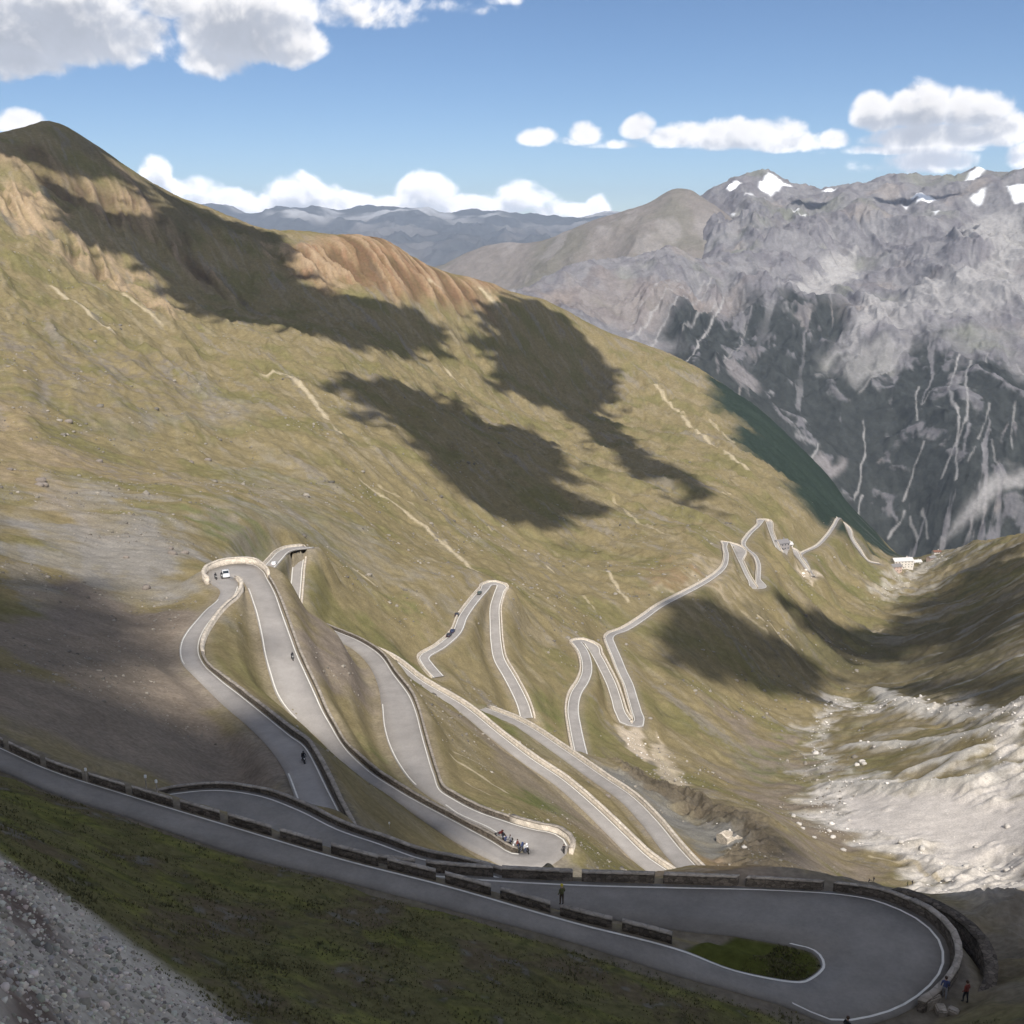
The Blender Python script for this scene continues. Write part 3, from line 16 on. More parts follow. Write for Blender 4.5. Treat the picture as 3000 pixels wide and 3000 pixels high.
MOUNT_STREAKS = [[9,0.8,[[1234,3706],[1206,3537],[1172,3458],[1102,3325]]],[8,0.8,[[1452,3781],[1389,3559]]],[7,0.6,[[1494,3707],[1426,3628]]],[9,0.9,[[1638,3876],[1504,3620],[1475,3456],[1404,3284],[1368,3193]]],[9,0.8,[[1657,3827],[1550,3618],[1501,3467],[1439,3354],[1350,3261]]],[8,0.6,[[1575,3484],[1488,3313]]],[8,0.6,[[1641,3462],[1563,3228]]],[8,0.8,[[1371,3442],[1295,3353],[1251,3295]]],[9,0.9,[[1141,3363],[1097,3263]]],[12,0.8,[[1242,3265],[1186,3199]]],[9,0.8,[[1053,3577],[999,3481],[1030,3412]]],[8,0.5,[[1523,3291],[1479,3093]]],[8,0.6,[[1462,3270],[1411,3216]]],[8,0.6,[[1281,3221],[1279,3114]]],[8,0.5,[[1250,3236],[1253,3142]]],[8,0.6,[[1795,3773],[1790,3712]]],[8,0.6,[[1714,3846],[1664,3748]]],[10,0.6,[[1473,4001],[1345,3896],[1248,3826]]],[12,0.8,[[708,4480],[575,4294],[419,3997]]],[12,0.8,[[690,4348],[590,4187],[495,3972]]],[9,0.6,[[680,4555],[520,4313],[429,4099]]],[11,0.8,[[686,4318],[777,4491],[887,4750]]],[10,0.7,[[651,4075],[773,4328],[853,4503]]],[11,1,[[633,3822],[732,4111],[850,4443],[904,4625]]],[9,0.6,[[704,4449],[836,4678]]],[8,0.5,[[721,4572],[820,4724]]],[9,0.5,[[983,4425],[788,3958]]]]
CLOUDS = [[-22.45,8.72,6.33,2.97,1.68],[-19.66,8.59,3.65,2.52,1.34],[-23.73,7.5,3.26,1.6,1.23],[-16.92,10.18,3.65,1.37,1.01],[-13.06,9.03,3.65,2.75,1.68],[-11.29,8.79,2.3,2.06,1.12],[-14.42,7.93,2.11,1.83,1.01],[-8.42,10.08,4.41,1.37,0.78],[-4.23,10.46,3.84,0.69,0.34],[-0.51,10.78,1.15,0.5,0.45],[-23.47,4.66,1.54,0.8,1.12],[-17.81,2.4,0.96,1.14,1.46],[-16.49,1.77,2.11,0.8,1.12],[-14.73,1.13,2.3,0.73,1.01],[-10.84,1.48,2.11,1.26,1.23],[-12.23,0.97,2.69,0.8,1.01],[-8.8,0.98,2.11,0.8,1.01],[-4.59,1.58,1.82,1.37,1.34],[-6.19,0.82,2.88,0.82,1.12],[-3.02,0.82,2.11,0.82,1.12],[0.35,1.33,1.92,1.14,1.23],[-1.24,0.74,2.49,0.73,1.12],[1.78,0.57,1.63,0.69,0.9],[4.52,0.91,0.81,1.03,1.34],[1.4,4.34,1.25,0.73,1.23],[3.75,4.5,1.06,0.82,1.12],[2.62,4.21,2.3,0.37,0.78],[6.42,4.72,0.96,0.92,1.23],[7.98,4.3,2.11,0.69,1.12],[11.2,4.34,3.84,1.19,1.23],[14.21,3.97,2.69,0.73,1.01],[16.0,4.02,1.06,0.73,1.23],[18.89,3.64,4.22,0.46,0.9],[17.98,5.06,1.34,1.37,1.34],[19.82,5.31,2.11,1.49,1.57],[22.24,5.23,2.11,1.37,1.46],[23.51,4.28,1.54,1.14,1.23],[20.55,4.07,4.03,0.92,1.34],[20.5,2.98,2.11,0.92,0.78],[18.01,2.87,1.73,0.59,0.39],[24.81,3.04,0.96,0.92,0.78],[-10.01,1.05,8.06,0.82,1.23],[-2.31,0.96,6.33,0.78,1.12],[-15.55,1.25,4.22,0.82,1.12],[2.66,0.79,3.07,0.55,1.01],[8.67,4.05,5.76,0.32,0.56],[-28.2,7.91,7.68,3.66,1.46],[29.99,4.33,5.76,2.06,1.46]]
SKY_STR = .078; CLOUD_STR = .98; HAZE = 2.5e-5; EXPO = .38; QUAL = 1
import bpy, math, random
import numpy as np
from mathutils import Vector, Matrix
rnd = random.Random(7)
C = bpy.context.scene.collection

# ------------------------------------------------------------------ noise
def _hash(ix, iy, s):
    h = (ix.astype(np.int64) * 374761393 + iy.astype(np.int64) * 668265263 + s * 1442695041) & 0xFFFFFFFF
    h = ((h ^ (h >> 13)) * 1274126177) & 0xFFFFFFFF
    return (h ^ (h >> 16)) & 0xFFFFFFFF
def gnoise(x, y, s=0):
    ix = np.floor(x); iy = np.floor(y); fx = x - ix; fy = y - iy
    ux = fx*fx*fx*(fx*(fx*6-15)+10); uy = fy*fy*fy*(fy*(fy*6-15)+10)
    def g(dx, dy):
        a = _hash(ix+dx, iy+dy, s) * (2*math.pi/4294967296.0)
        return np.cos(a)*(fx-dx) + np.sin(a)*(fy-dy)
    n0 = g(0,0)*(1-ux) + g(1,0)*ux; n1 = g(0,1)*(1-ux) + g(1,1)*ux
    return (n0*(1-uy) + n1*uy) * 1.45
def fbm(x, y, o=5, s=0, g=.5, l=2.03):
    a = 1.; t = 0.; out = np.zeros_like(x)
    for k in range(o):
        out += a*gnoise(x, y, s+k*17); t += a; a *= g; x = x*l+11.3; y = y*l-7.1
    return out/t
def ridged(x, y, o=6, s=0, g=.52, l=2.05):
    a = 1.; t = 0.; out = np.zeros_like(x); w = 1.
    for k in range(o):
        n = (1-np.abs(gnoise(x, y, s+k*13)))**2 * w; out += a*n; t += a; a *= g; w = np.clip(n*1.6, 0, 1); x = x*l+3.7; y = y*l+9.1
    return out/t
def sstep(a, b, x):
    t = np.clip((x-a)/(b-a), 0, 1); return t*t*(3-2*t)

# ------------------------------------------------------------------ smooth surface through surveyed points
def q_(p):
    r = np.hypot(p[..., 0], p[..., 1]); return np.stack([np.arctan2(p[..., 0], p[..., 1]), np.log(np.maximum(r, 8.))*.5], -1)
def tps_fit(P, lam):
    P = np.array(P, float); X = q_(P); y = P[:, 2]/np.maximum(np.hypot(P[:, 0], P[:, 1]), 8); n = len(X)
    d2 = ((X[:, None]-X[None])**2).sum(-1); A = np.zeros((n+3, n+3)); A[:n, :n] = .5*d2*np.log(d2+1e-12) + lam*np.eye(n)
    A[:n, n] = 1; A[:n, n+1:] = X; A[n:, :n] = A[:n, n:].T
    return X, np.linalg.solve(A, np.r_[y, 0, 0, 0])
def tps_eval(m, x, y):
    X, w = m; n = len(X); Q = q_(np.stack([x, y], -1)).reshape(-1, 2); out = np.empty(len(Q))
    for s in range(0, len(Q), 20000):
        d2 = ((Q[s:s+20000, None]-X[None])**2).sum(-1); out[s:s+20000] = (.5*d2*np.log(d2+1e-12))@w[:n]+w[n]+Q[s:s+20000]@w[n+1:]
    return out.reshape(x.shape)*np.maximum(np.hypot(x, y), 8)

# ------------------------------------------------------------------ fast mesh builders
def mesh_np(name, V, F4, mat=None, col=None, smooth=True, parent=None):
    me = bpy.data.meshes.new(name); V = np.ascontiguousarray(V, np.float32); F4 = np.ascontiguousarray(F4, np.int32)
    k = F4.shape[1]; me.vertices.add(len(V)); me.vertices.foreach_set('co', V.ravel())
    me.loops.add(F4.size); me.loops.foreach_set('vertex_index', F4.ravel())
    me.polygons.add(len(F4)); me.polygons.foreach_set('loop_start', np.arange(0, F4.size, k, dtype=np.int32))
    if smooth: me.polygons.foreach_set('use_smooth', np.ones(len(F4), bool))
    if col is not None:
        a = me.color_attributes.new('tint', 'FLOAT_COLOR', 'POINT'); c = np.ones((len(V), 4), np.float32); c[:, :col.shape[1]] = col; a.data.foreach_set('color', c.ravel())
    me.update(calc_edges=True)
    o = bpy.data.objects.new(name, me); C.objects.link(o)
    if mat: me.materials.append(mat)
    if parent: o.parent = parent
    return o
def polar_grid(th, rs):
    T, R = np.meshgrid(th, rs, indexing='ij'); nt, nr = T.shape
    i = np.arange(nt*nr).reshape(nt, nr)
    F = np.stack([i[:-1, :-1], i[:-1, 1:], i[1:, 1:], i[1:, :-1]], -1).reshape(-1, 4)[:, ::-1]
    return np.sin(T)*R, np.cos(T)*R, F
def coarse(model, th, rs, nth, nr):
    """evaluate the smooth surface on a coarse polar net and resample it (cubic in r is not needed)"""
    tt = np.linspace(th[0], th[-1], nth); lr = np.linspace(math.log(rs[0]), math.log(rs[-1]), nr)
    X, Y, _ = polar_grid(tt, np.exp(lr)); Z = tps_eval(model, X, Y)/np.exp(lr)[None]
    lq = np.log(rs); A = np.stack([np.interp(lq, lr, Z[k]) for k in range(nth)])
    out = np.empty((len(th), len(rs)))
    for j in range(len(rs)): out[:, j] = np.interp(th, tt, A[:, j])
    return out*rs[None]

def poly_mask(px, py, poly, soft, wx, wy):
    """soft membership of points in a polygon (world metres), edge disturbed by the noise wx, wy"""
    poly = np.array(poly); x0, y0 = poly.min(0)-soft*3; x1, y1 = poly.max(0)+soft*3
    m = (px > x0) & (px < x1) & (py > y0) & (py < y1); out = np.zeros(px.shape); 
    if not m.any(): return out
    x = px[m]+wx[m]*soft; y = py[m]+wy[m]*soft; ins = np.zeros(x.shape, bool); d = np.full(x.shape, 1e9)
    n = len(poly)
    for k in range(n):
        a = poly[k]; b = poly[(k+1) % n]; e = b-a; L = (e@e)+1e-9
        t = np.clip(((x-a[0])*e[0]+(y-a[1])*e[1])/L, 0, 1); d = np.minimum(d, np.hypot(x-a[0]-t*e[0], y-a[1]-t*e[1]))
        c = ((a[1] > y) != (b[1] > y)) & (x < (b[0]-a[0])*(y-a[1])/(b[1]-a[1]+1e-12)+a[0]); ins ^= c
    out[m] = sstep(-soft*.5, soft*.5, np.where(ins, d, -d)); return out
def line_dist(px, py, pts, pad):
    pts = np.array(pts)[:, :2]; x0, y0 = pts.min(0)-pad; x1, y1 = pts.max(0)+pad
    m = (px > x0) & (px < x1) & (py > y0) & (py < y1); out = np.full(px.shape, 1e9)
    if not m.any(): return out
    x = px[m]; y = py[m]; d = np.full(x.shape, 1e9)
    for a, b in zip(pts[:-1], pts[1:]):
        e = b-a; t = np.clip(((x-a[0])*e[0]+(y-a[1])*e[1])/((e@e)+1e-9), 0, 1); d = np.minimum(d, np.hypot(x-a[0]-t*e[0], y-a[1]-t*e[1]))
    out[m] = d; return out

# ------------------------------------------------------------------ materials
def mat(name, rgb, rough=.9, spec=.2, noise=None, bump=None, attr=False, metallic=0., masonry=0.):
    """noise = (scale per metre, amount); bump = [(scale, strength, distance)...]"""
    m = bpy.data.materials.new(name); m.use_nodes = True; nt = m.node_tree; N = nt.nodes; L = nt.links; b = N['Principled BSDF']
    b.inputs['Roughness'].default_value = rough; b.inputs['Specular IOR Level'].default_value = spec; b.inputs['Metallic'].default_value = metallic
    geo = N.new('ShaderNodeNewGeometry'); src = None
    if attr:
        a = N.new('ShaderNodeVertexColor'); a.layer_name = 'tint'; src = a.outputs['Color']
    else:
        r = N.new('ShaderNodeRGB'); r.outputs[0].default_value = (*rgb, 1); src = r.outputs[0]
    for sc, am in (noise or []):
        n = N.new('ShaderNodeTexNoise'); n.inputs['Scale'].default_value = sc; n.inputs['Detail'].default_value = 5; n.inputs['Roughness'].default_value = .6
        L.new(geo.outputs['Position'], n.inputs['Vector'])
        mr = N.new('ShaderNodeMapRange'); mr.inputs['From Min'].default_value = .3; mr.inputs['From Max'].default_value = .7
        mr.inputs['To Min'].default_value = 1-am; mr.inputs['To Max'].default_value = 1+am; L.new(n.outputs['Fac'], mr.inputs['Value'])
        mx = N.new('ShaderNodeVectorMath'); mx.operation = 'SCALE'; L.new(src, mx.inputs[0]); L.new(mr.outputs['Result'], mx.inputs['Scale']); src = mx.outputs[0]
    if masonry:       # coursed rubble: every stone its own tone, darker joints
        mp = N.new('ShaderNodeVectorMath'); mp.operation = 'MULTIPLY'; mp.inputs[1].default_value = (masonry, masonry, masonry*1.7); L.new(geo.outputs['Position'], mp.inputs[0])
        v1 = N.new('ShaderNodeTexVoronoi'); v1.inputs['Scale'].default_value = 1; L.new(mp.outputs[0], v1.inputs['Vector'])
        v2 = N.new('ShaderNodeTexVoronoi'); v2.feature = 'DISTANCE_TO_EDGE'; v2.inputs['Scale'].default_value = 1; L.new(mp.outputs[0], v2.inputs['Vector'])
        sp_ = N.new('ShaderNodeSeparateXYZ'); L.new(v1.outputs['Color'], sp_.inputs[0])
        m1 = N.new('ShaderNodeMapRange'); m1.inputs['To Min'].default_value = .62 if masonry > 2 else .82; m1.inputs['To Max'].default_value = 1.35 if masonry > 2 else 1.15; L.new(sp_.outputs[0], m1.inputs['Value'])
        m2 = N.new('ShaderNodeMapRange'); m2.inputs['From Max'].default_value = .09; m2.inputs['To Min'].default_value = .5 if masonry > 2 else .75; L.new(v2.outputs['Distance'], m2.inputs['Value'])
        mm_ = N.new('ShaderNodeMath'); mm_.operation = 'MULTIPLY'; L.new(m1.outputs[0], mm_.inputs[0]); L.new(m2.outputs[0], mm_.inputs[1])
        mx = N.new('ShaderNodeVectorMath'); mx.operation = 'SCALE'; L.new(src, mx.inputs[0]); L.new(mm_.outputs[0], mx.inputs['Scale']); src = mx.outputs[0]
    L.new(src, b.inputs['Base Color']); nrm = None
    for sc, st, di in (bump or []):
        n = N.new('ShaderNodeTexNoise'); n.inputs['Scale'].default_value = sc; n.inputs['Detail'].default_value = 4; L.new(geo.outputs['Position'], n.inputs['Vector'])
        bp = N.new('ShaderNodeBump'); bp.inputs['Strength'].default_value = st; bp.inputs['Distance'].default_value = di; L.new(n.outputs['Fac'], bp.inputs['Height'])
        if nrm: L.new(nrm, bp.inputs['Normal'])
        nrm = bp.outputs['Normal']
    if nrm: L.new(nrm, b.inputs['Normal'])
    return m
M_ground = mat('alpine_ground', None, 1, 0, [(1.6, .22), (.21, .16)], [(1.1, .4, .22), (.15, .16, 1.0)], attr=True)
M_rockm = mat('mountain_rock', None, 1, 0, [(.02, .14), (.09, .12)], [(.05, .5, 7), (.012, .5, 24)], attr=True)
M_far = mat('far_mountain', None, 1, 0, [(.006, .15)], [(.002, .5, 120)], attr=True)
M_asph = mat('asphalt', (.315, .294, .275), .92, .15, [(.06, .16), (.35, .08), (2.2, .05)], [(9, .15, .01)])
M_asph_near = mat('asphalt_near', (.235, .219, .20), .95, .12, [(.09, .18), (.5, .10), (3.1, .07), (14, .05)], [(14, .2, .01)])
M_line = mat('road_paint', (.66, .64, .59), .8, .2, [(.8, .12)])
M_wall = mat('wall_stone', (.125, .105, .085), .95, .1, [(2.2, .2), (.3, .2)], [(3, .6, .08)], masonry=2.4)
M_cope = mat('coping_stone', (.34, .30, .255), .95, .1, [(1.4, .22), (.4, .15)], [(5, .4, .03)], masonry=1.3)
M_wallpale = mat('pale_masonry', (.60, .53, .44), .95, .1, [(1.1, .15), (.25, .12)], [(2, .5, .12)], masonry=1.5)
M_rockp = mat('loose_stone', None, .95, .15, [(2.5, .2)], [(6, .5, .05)], attr=True)

# ------------------------------------------------------------------ setting helpers
def tag(o, label=None, cat=None, group=None, kind=None):
    if label: o['label'] = label
    if cat: o['category'] = cat
    if group: o['group'] = group
    if kind: o['kind'] = kind
    return o
def resamp(L, R, step):
    L = np.array(L); R = np.array(R); M = (L+R)/2; d = np.r_[0, np.cumsum(np.linalg.norm(np.diff(L, axis=0), axis=1)+np.linalg.norm(np.diff(R, axis=0), axis=1))]/2
    n = max(3, int(d[-1]/step)); t = np.linspace(0, d[-1], n)
    # Catmull-Rom style smoothing by cubic Hermite with finite differences
    def herm(P):
        m = np.gradient(P, d, axis=0); k = np.clip(np.searchsorted(d, t, 'right')-1, 0, len(d)-2); h = (d[k+1]-d[k])[:, None]; u = ((t-d[k])[:, None])/h
        return ((2*u**3-3*u**2+1)*P[k]+(u**3-2*u**2+u)*h*m[k]+(-2*u**3+3*u**2)*P[k+1]+(u**3-u**2)*h*m[k+1])
    return herm(L), herm(R)
RD = {}
for k_, (L_, R_) in ROADS.items():
    step = {'0': 1.0, '1a': 1.2, '1': 1.5}.get(k_, 3.)
    RD[k_] = resamp(L_, R_, step)
for k_ in RD:      # settle the profile a little
    L_, R_ = RD[k_]; z = L_[:, 2].copy()
    for _ in range(6): z[1:-1] = (z[:-2]+2*z[1:-1]+z[2:])/4
    L_[:, 2] = z; R_[:, 2] = z

# ------------------------------------------------------------------ terrain of the near valley
# ---
MODEL = tps_fit(GROUND_PTS, 1e-7)
def row_radii():
    r = [3.]
    while r[-1] < 2700: 
        x = r[-1]; f = .02 if x < 25 else .0036 if x < 60 else .0022 if x < 330 else .0030 if x < 700 else .0040
        r.append(x*(1+f/QUAL))
    return np.array(r)
RS = row_radii(); TH = np.radians(np.r_[np.linspace(-80, -33, 50)[:-1], np.linspace(-33, 33, int(900*QUAL)), np.linspace(33, 80, 50)[1:]])
X, Y, FACES = polar_grid(TH, RS)
print('terrain', X.shape)
Zb = coarse(MODEL, TH, RS, 420, 700)
RR = np.hypot(X, Y)
# carve the roads: nearest cross-section of every road
WS = np.zeros(X.shape); WZ = np.zeros(X.shape); DM = np.full(X.shape, 99.)
lrs = np.log(RS)
def carve(L, R, kw=1.):
    Mc = (L+R)/2; hw = np.linalg.norm((L-R)[:, :2], axis=1)/2
    for k in range(len(Mc)-1):
        a, b = Mc[k, :2], Mc[k+1, :2]; e = b-a; ll = e@e+1e-9; mid = (a+b)/2; rm = math.hypot(*mid); reach = hw[k]+4+.028*rm
        th = math.atan2(mid[0], mid[1]); dt = (reach+math.sqrt(ll))/rm
        i0, i1 = np.searchsorted(TH, [th-dt, th+dt]); j0, j1 = np.searchsorted(RS, [rm-reach-2, rm+reach+2])
        if i1 <= i0 or j1 <= j0: continue
        sx = X[i0:i1, j0:j1]; sy = Y[i0:i1, j0:j1]
        tu = ((sx-a[0])*e[0]+(sy-a[1])*e[1])/ll; t = np.clip(tu, 0, 1); h = hw[k]*(1-t)+hw[k+1]*t; ov = np.abs(tu-t)
        d = np.maximum(np.hypot(sx-a[0]-t*e[0], sy-a[1]-t*e[1])-h, 0); z = Mc[k, 2]*(1-t)+Mc[k+1, 2]*t
        w = kw/(d+.4)**4*(np.exp(-np.minimum(ov*ov*1.2, 2.6))); WS[i0:i1, j0:j1] += w; WZ[i0:i1, j0:j1] += w*z
        DM[i0:i1, j0:j1] = np.minimum(DM[i0:i1, j0:j1], d)
for k_, (L_, R_) in RD.items(): carve(L_, R_); carve(L_, L_, 25.); carve(R_, R_, 25.)
hasr = WS > 0
Zr = np.where(hasr, WZ/np.maximum(WS, 1e-12), Zb)
reach = 1.2+.016*RR
dn = DM/ reach
wroad = np.where(hasr, 1-sstep(.55/reach, 1.0+.4, dn), 0)
# relief: gullies that run down the fall line, knobbly ground
fx, fy = .5, -.866; s_ = X*fy*-1+Y*fx; t_ = X*fx+Y*fy
s_ = X*.866+Y*.5; wr = fbm(X/140, Y/140, 4, 3)*30
gul = ridged((s_+wr)/60, t_/260, 6, 5)-.45
knob = fbm(X/(18), Y/18, 6, 9); big = fbm(X/330+3, Y/330, 4, 21)
wx = fbm(X/25, Y/25, 5, 31)*2.2; wy = fbm(X/25+50, Y/25, 5, 37)*2.2
wx2 = fbm(X/160, Y/160, 5, 131)*2; wy2 = fbm(X/160+50, Y/160, 5, 137)*2
far = sstep(250, 1300, RR); near = 1-sstep(90, 140, RR)
lr = sstep(0, 1, np.clip(DM/(3+.03*RR), 0, 1))
crestfade = 1
cx_ = np.array(CREST); cd = np.full(X.shape, 999.); cd_ = line_dist(X, Y, CREST, 400.); cd = np.minimum(cd, cd_)
crestfade = .12+.88*sstep(0, 260, cd)
amp_g = (1.0+far*13)*sstep(100, 260, RR)*crestfade
rel = (gul*amp_g + knob*crestfade*(.55+.004*RR)*sstep(45, 110, RR) + big*far*14*crestfade + near*fbm(X/3.3, Y/3.3, 5, 61)*.45)*lr
mB = np.zeros(X.shape)
for cls, soft, amt, poly in PAINT:
    if cls in ('brown', 'tan', 'rust') and math.hypot(*poly[0]) > 900: mB = np.maximum(mB, poly_mask(X, Y, poly, soft*math.hypot(*np.array(poly).mean(0))*2, wx2, wy2))
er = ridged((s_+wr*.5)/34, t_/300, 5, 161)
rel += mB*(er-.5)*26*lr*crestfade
mW = np.zeros(X.shape); mS = np.zeros(X.shape)
for cls, soft, amt, poly in PAINT:
    if cls == 'fan': mF = poly_mask(X, Y, poly, soft*math.hypot(*np.array(poly).mean(0))*2, wx, wy)
    if cls == 'white' and amt >= .8: mW = np.maximum(mW, poly_mask(X, Y, poly, soft*math.hypot(*np.array(poly).mean(0))*2, wx, wy))
    if cls == 'shale': mS = np.maximum(mS, poly_mask(X, Y, poly, soft*math.hypot(*np.array(poly).mean(0))*2, wx, wy))
rel *= 1-.85*np.maximum(mF, mW*.5)
rel += (mW*(1-mF)*((ridged(X/34, Y/24, 5, 141)-.45)*(1.6+5*sstep(.36, .42, np.arctan2(X, Y)))+(ridged(X/6, Y/5, 4, 143)-.45)*.8) + mS*((ridged(X/9, Y/9, 5, 145)-.45)*.016*RR))*lr
for h_, pts in MORAINES:
    rel += h_*1.3*np.exp(-(line_dist(X+wx*3, Y+wy*3, pts, 40)/(h_*3.2))**2)*lr
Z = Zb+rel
Z = Z*(1-wroad)+(Zr-.14-.0006*RR)*wroad
Zground = Z

# ---- ground colour
def lerp(c, k, m): return c*(1-m[..., None])+np.array(k)*m[..., None]
n1 = fbm(X/70, Y/70, 6, 71); n2 = fbm(X/14, Y/14, 5, 73); n3 = fbm((s_+wr*.5)/9, t_/70, 5, 75); n4 = fbm((s_)/3., t_/24, 4, 77); n5 = fbm(X/4.2, Y/4.2, 5, 79)
stx = fbm((s_+wr*.4)/22, t_/150, 5, 83)
col = np.empty(X.shape+(3,)); col[:] = (.220, .180, .098)
col = lerp(col, (.172, .155, .070), sstep(-.05, .35, n1*1.2+n3*.5)*.85)
col = lerp(col, (.265, .222, .145), sstep(.05, .4, n3+n1*-.5)*.7)
col = lerp(col, (.225, .20, .165), sstep(.18, .42, stx+n5*.35)*.7)
col = lerp(col, (.13, .115, .065), sstep(.15, .5, n2*.7+n4*.7)*.5)
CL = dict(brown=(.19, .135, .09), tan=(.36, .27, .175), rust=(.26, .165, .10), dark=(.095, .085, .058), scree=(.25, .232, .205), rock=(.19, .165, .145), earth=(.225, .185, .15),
          green=(.125, .14, .05), white=(.56, .52, .47), fan=(.60, .55, .50), pale=(.50, .42, .32), forest=(.032, .045, .036), shale=(.15, .125, .09), grey=(.20, .195, .18), snow=(.85, .87, .9))  # forest on the spur also carries the far side's shade as colour
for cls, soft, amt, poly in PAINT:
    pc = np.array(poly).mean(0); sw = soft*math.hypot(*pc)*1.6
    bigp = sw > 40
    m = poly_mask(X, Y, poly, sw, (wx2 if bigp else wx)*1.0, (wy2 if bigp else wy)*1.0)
    if cls == 'rock': m = m*sstep(-.05, .25, n2+n5*.5+stx*.4)
    elif cls == 'scree': m = m*(.55+.45*sstep(-.25, .2, n3+n5*.4))
    elif cls == 'white': m = m*(.72+.28*sstep(-.4, .0, n2*.9+n5*.3)) if amt > .9 else m*sstep(-.6, -.1, n2*.9+n5*.3-.1)
    elif cls == 'green': m = m*sstep(-.3, .2, n2+n1)
    elif cls in ('brown', 'rust', 'tan'): m = m*(.6+.4*sstep(-.2, .2, n3+n4*.5))
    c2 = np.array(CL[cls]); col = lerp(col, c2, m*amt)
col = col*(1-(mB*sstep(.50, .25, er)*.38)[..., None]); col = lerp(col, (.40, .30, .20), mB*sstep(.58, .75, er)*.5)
for w, amt, pts in STREAKS:
    d = line_dist(X+wx*.6, Y+wy*.6, pts, w*4+6); sc = w*(RR/700+.35)
    col = lerp(col, (.46, .39, .27), (1-sstep(.35, 1.3, d/sc*1.3+n5*.6))*amt*.9)
# ice-smoothed banding across the right-hand valley side
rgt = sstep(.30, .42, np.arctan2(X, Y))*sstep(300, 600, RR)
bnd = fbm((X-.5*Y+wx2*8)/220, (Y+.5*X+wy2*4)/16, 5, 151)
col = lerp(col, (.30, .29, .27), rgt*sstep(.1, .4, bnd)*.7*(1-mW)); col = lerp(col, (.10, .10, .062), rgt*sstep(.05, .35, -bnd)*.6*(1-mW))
for h_, pts in MORAINES: col = lerp(col, (.50, .47, .42), (1-sstep(.4, 1.4, line_dist(X+wx*3, Y+wy*3, pts, 30)/(h_*2.6)+n5*.8))*.85)
col = col*(1-(mW*(1-mF))[..., None]*(.38*sstep(.05, .4, fbm(X/9, Y/5, 5, 153)))[..., None])
# foreground slope: dark green turf with brown wear; gravel heap bottom left
TT = np.arctan2(X, Y)
fgm = 1-sstep(-.06, .06, (RR-np.interp(TT, *[np.array(v) for v in zip(*sorted([(math.atan2(p[0], p[1]), math.hypot(p[0], p[1])) for p in ROADS['0'][1][:13]]))]))/RR)
g1 = fbm(X/7, Y/7, 5, 91); g2 = fbm(X/1.6, Y/1.6, 5, 93); g3 = fbm((X-.3*Y)/12, (Y+.3*X)/3.5, 5, 95)
gc = np.empty_like(col); gc[:] = (.128, .117, .054)
gc = lerp(gc, (.160, .160, .048), sstep(-.1, .35, g3+g2*.3)*.8)
gc = lerp(gc, (.115, .09, .06), sstep(-.02, .3, g1+g2*.4)*.85)
gc = lerp(gc, (.07, .075, .035), sstep(.05, .35, g2+g3*.4)*.6)
gc = lerp(gc, (.16, .145, .125), sstep(.28, .42, g1*.6+g2*.8)*.7)
col = col*(1-fgm[..., None])+gc*fgm[..., None]
verge = (1-sstep(.3, 1.9, DM+g2*1.2))*(RR < 130)
col = lerp(col, (.165, .145, .125), verge*.75)
island = poly_mask(X, Y, [(p[0], p[1]) for p in ROADS['0'][0][9:21]], .6, wx*.3, wy*.3)
col = lerp(col, (.075, .082, .022), island)
Z = Z+island*.35*sstep(0, 1.5, DM)
grav = poly_mask(X, Y, GRAVEL, 2.0, wx*.4, wy*.4)
gv = np.empty_like(col); gv[:] = (.42, .38, .325); gv = lerp(gv, (.13, .095, .08), sstep(.05, .3, g1)*.9)
col = col*(1-grav[..., None])+gv*grav[..., None]
# roadside gravel along the lower roads
col = lerp(col, (.25, .215, .175), (1-sstep(.2, 2.2+.004*RR, DM))*(RR > 130)*.45)
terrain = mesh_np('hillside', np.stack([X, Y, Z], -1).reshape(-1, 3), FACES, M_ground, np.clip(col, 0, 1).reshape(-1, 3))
tag(terrain, 'olive brown alpine hillside falling to the valley floor', kind='structure')
def ground(x, y):
    th = math.atan2(x, y); r = math.hypot(x, y); i = np.searchsorted(TH, th)-1; j = np.searchsorted(RS, r)-1
    a = (th-TH[i])/(TH[i+1]-TH[i]); b = (r-RS[j])/(RS[j+1]-RS[j])
    return float((Z[i, j]*(1-a)+Z[i+1, j]*a)*(1-b)+(Z[i, j+1]*(1-a)+Z[i+1, j+1]*a)*b)

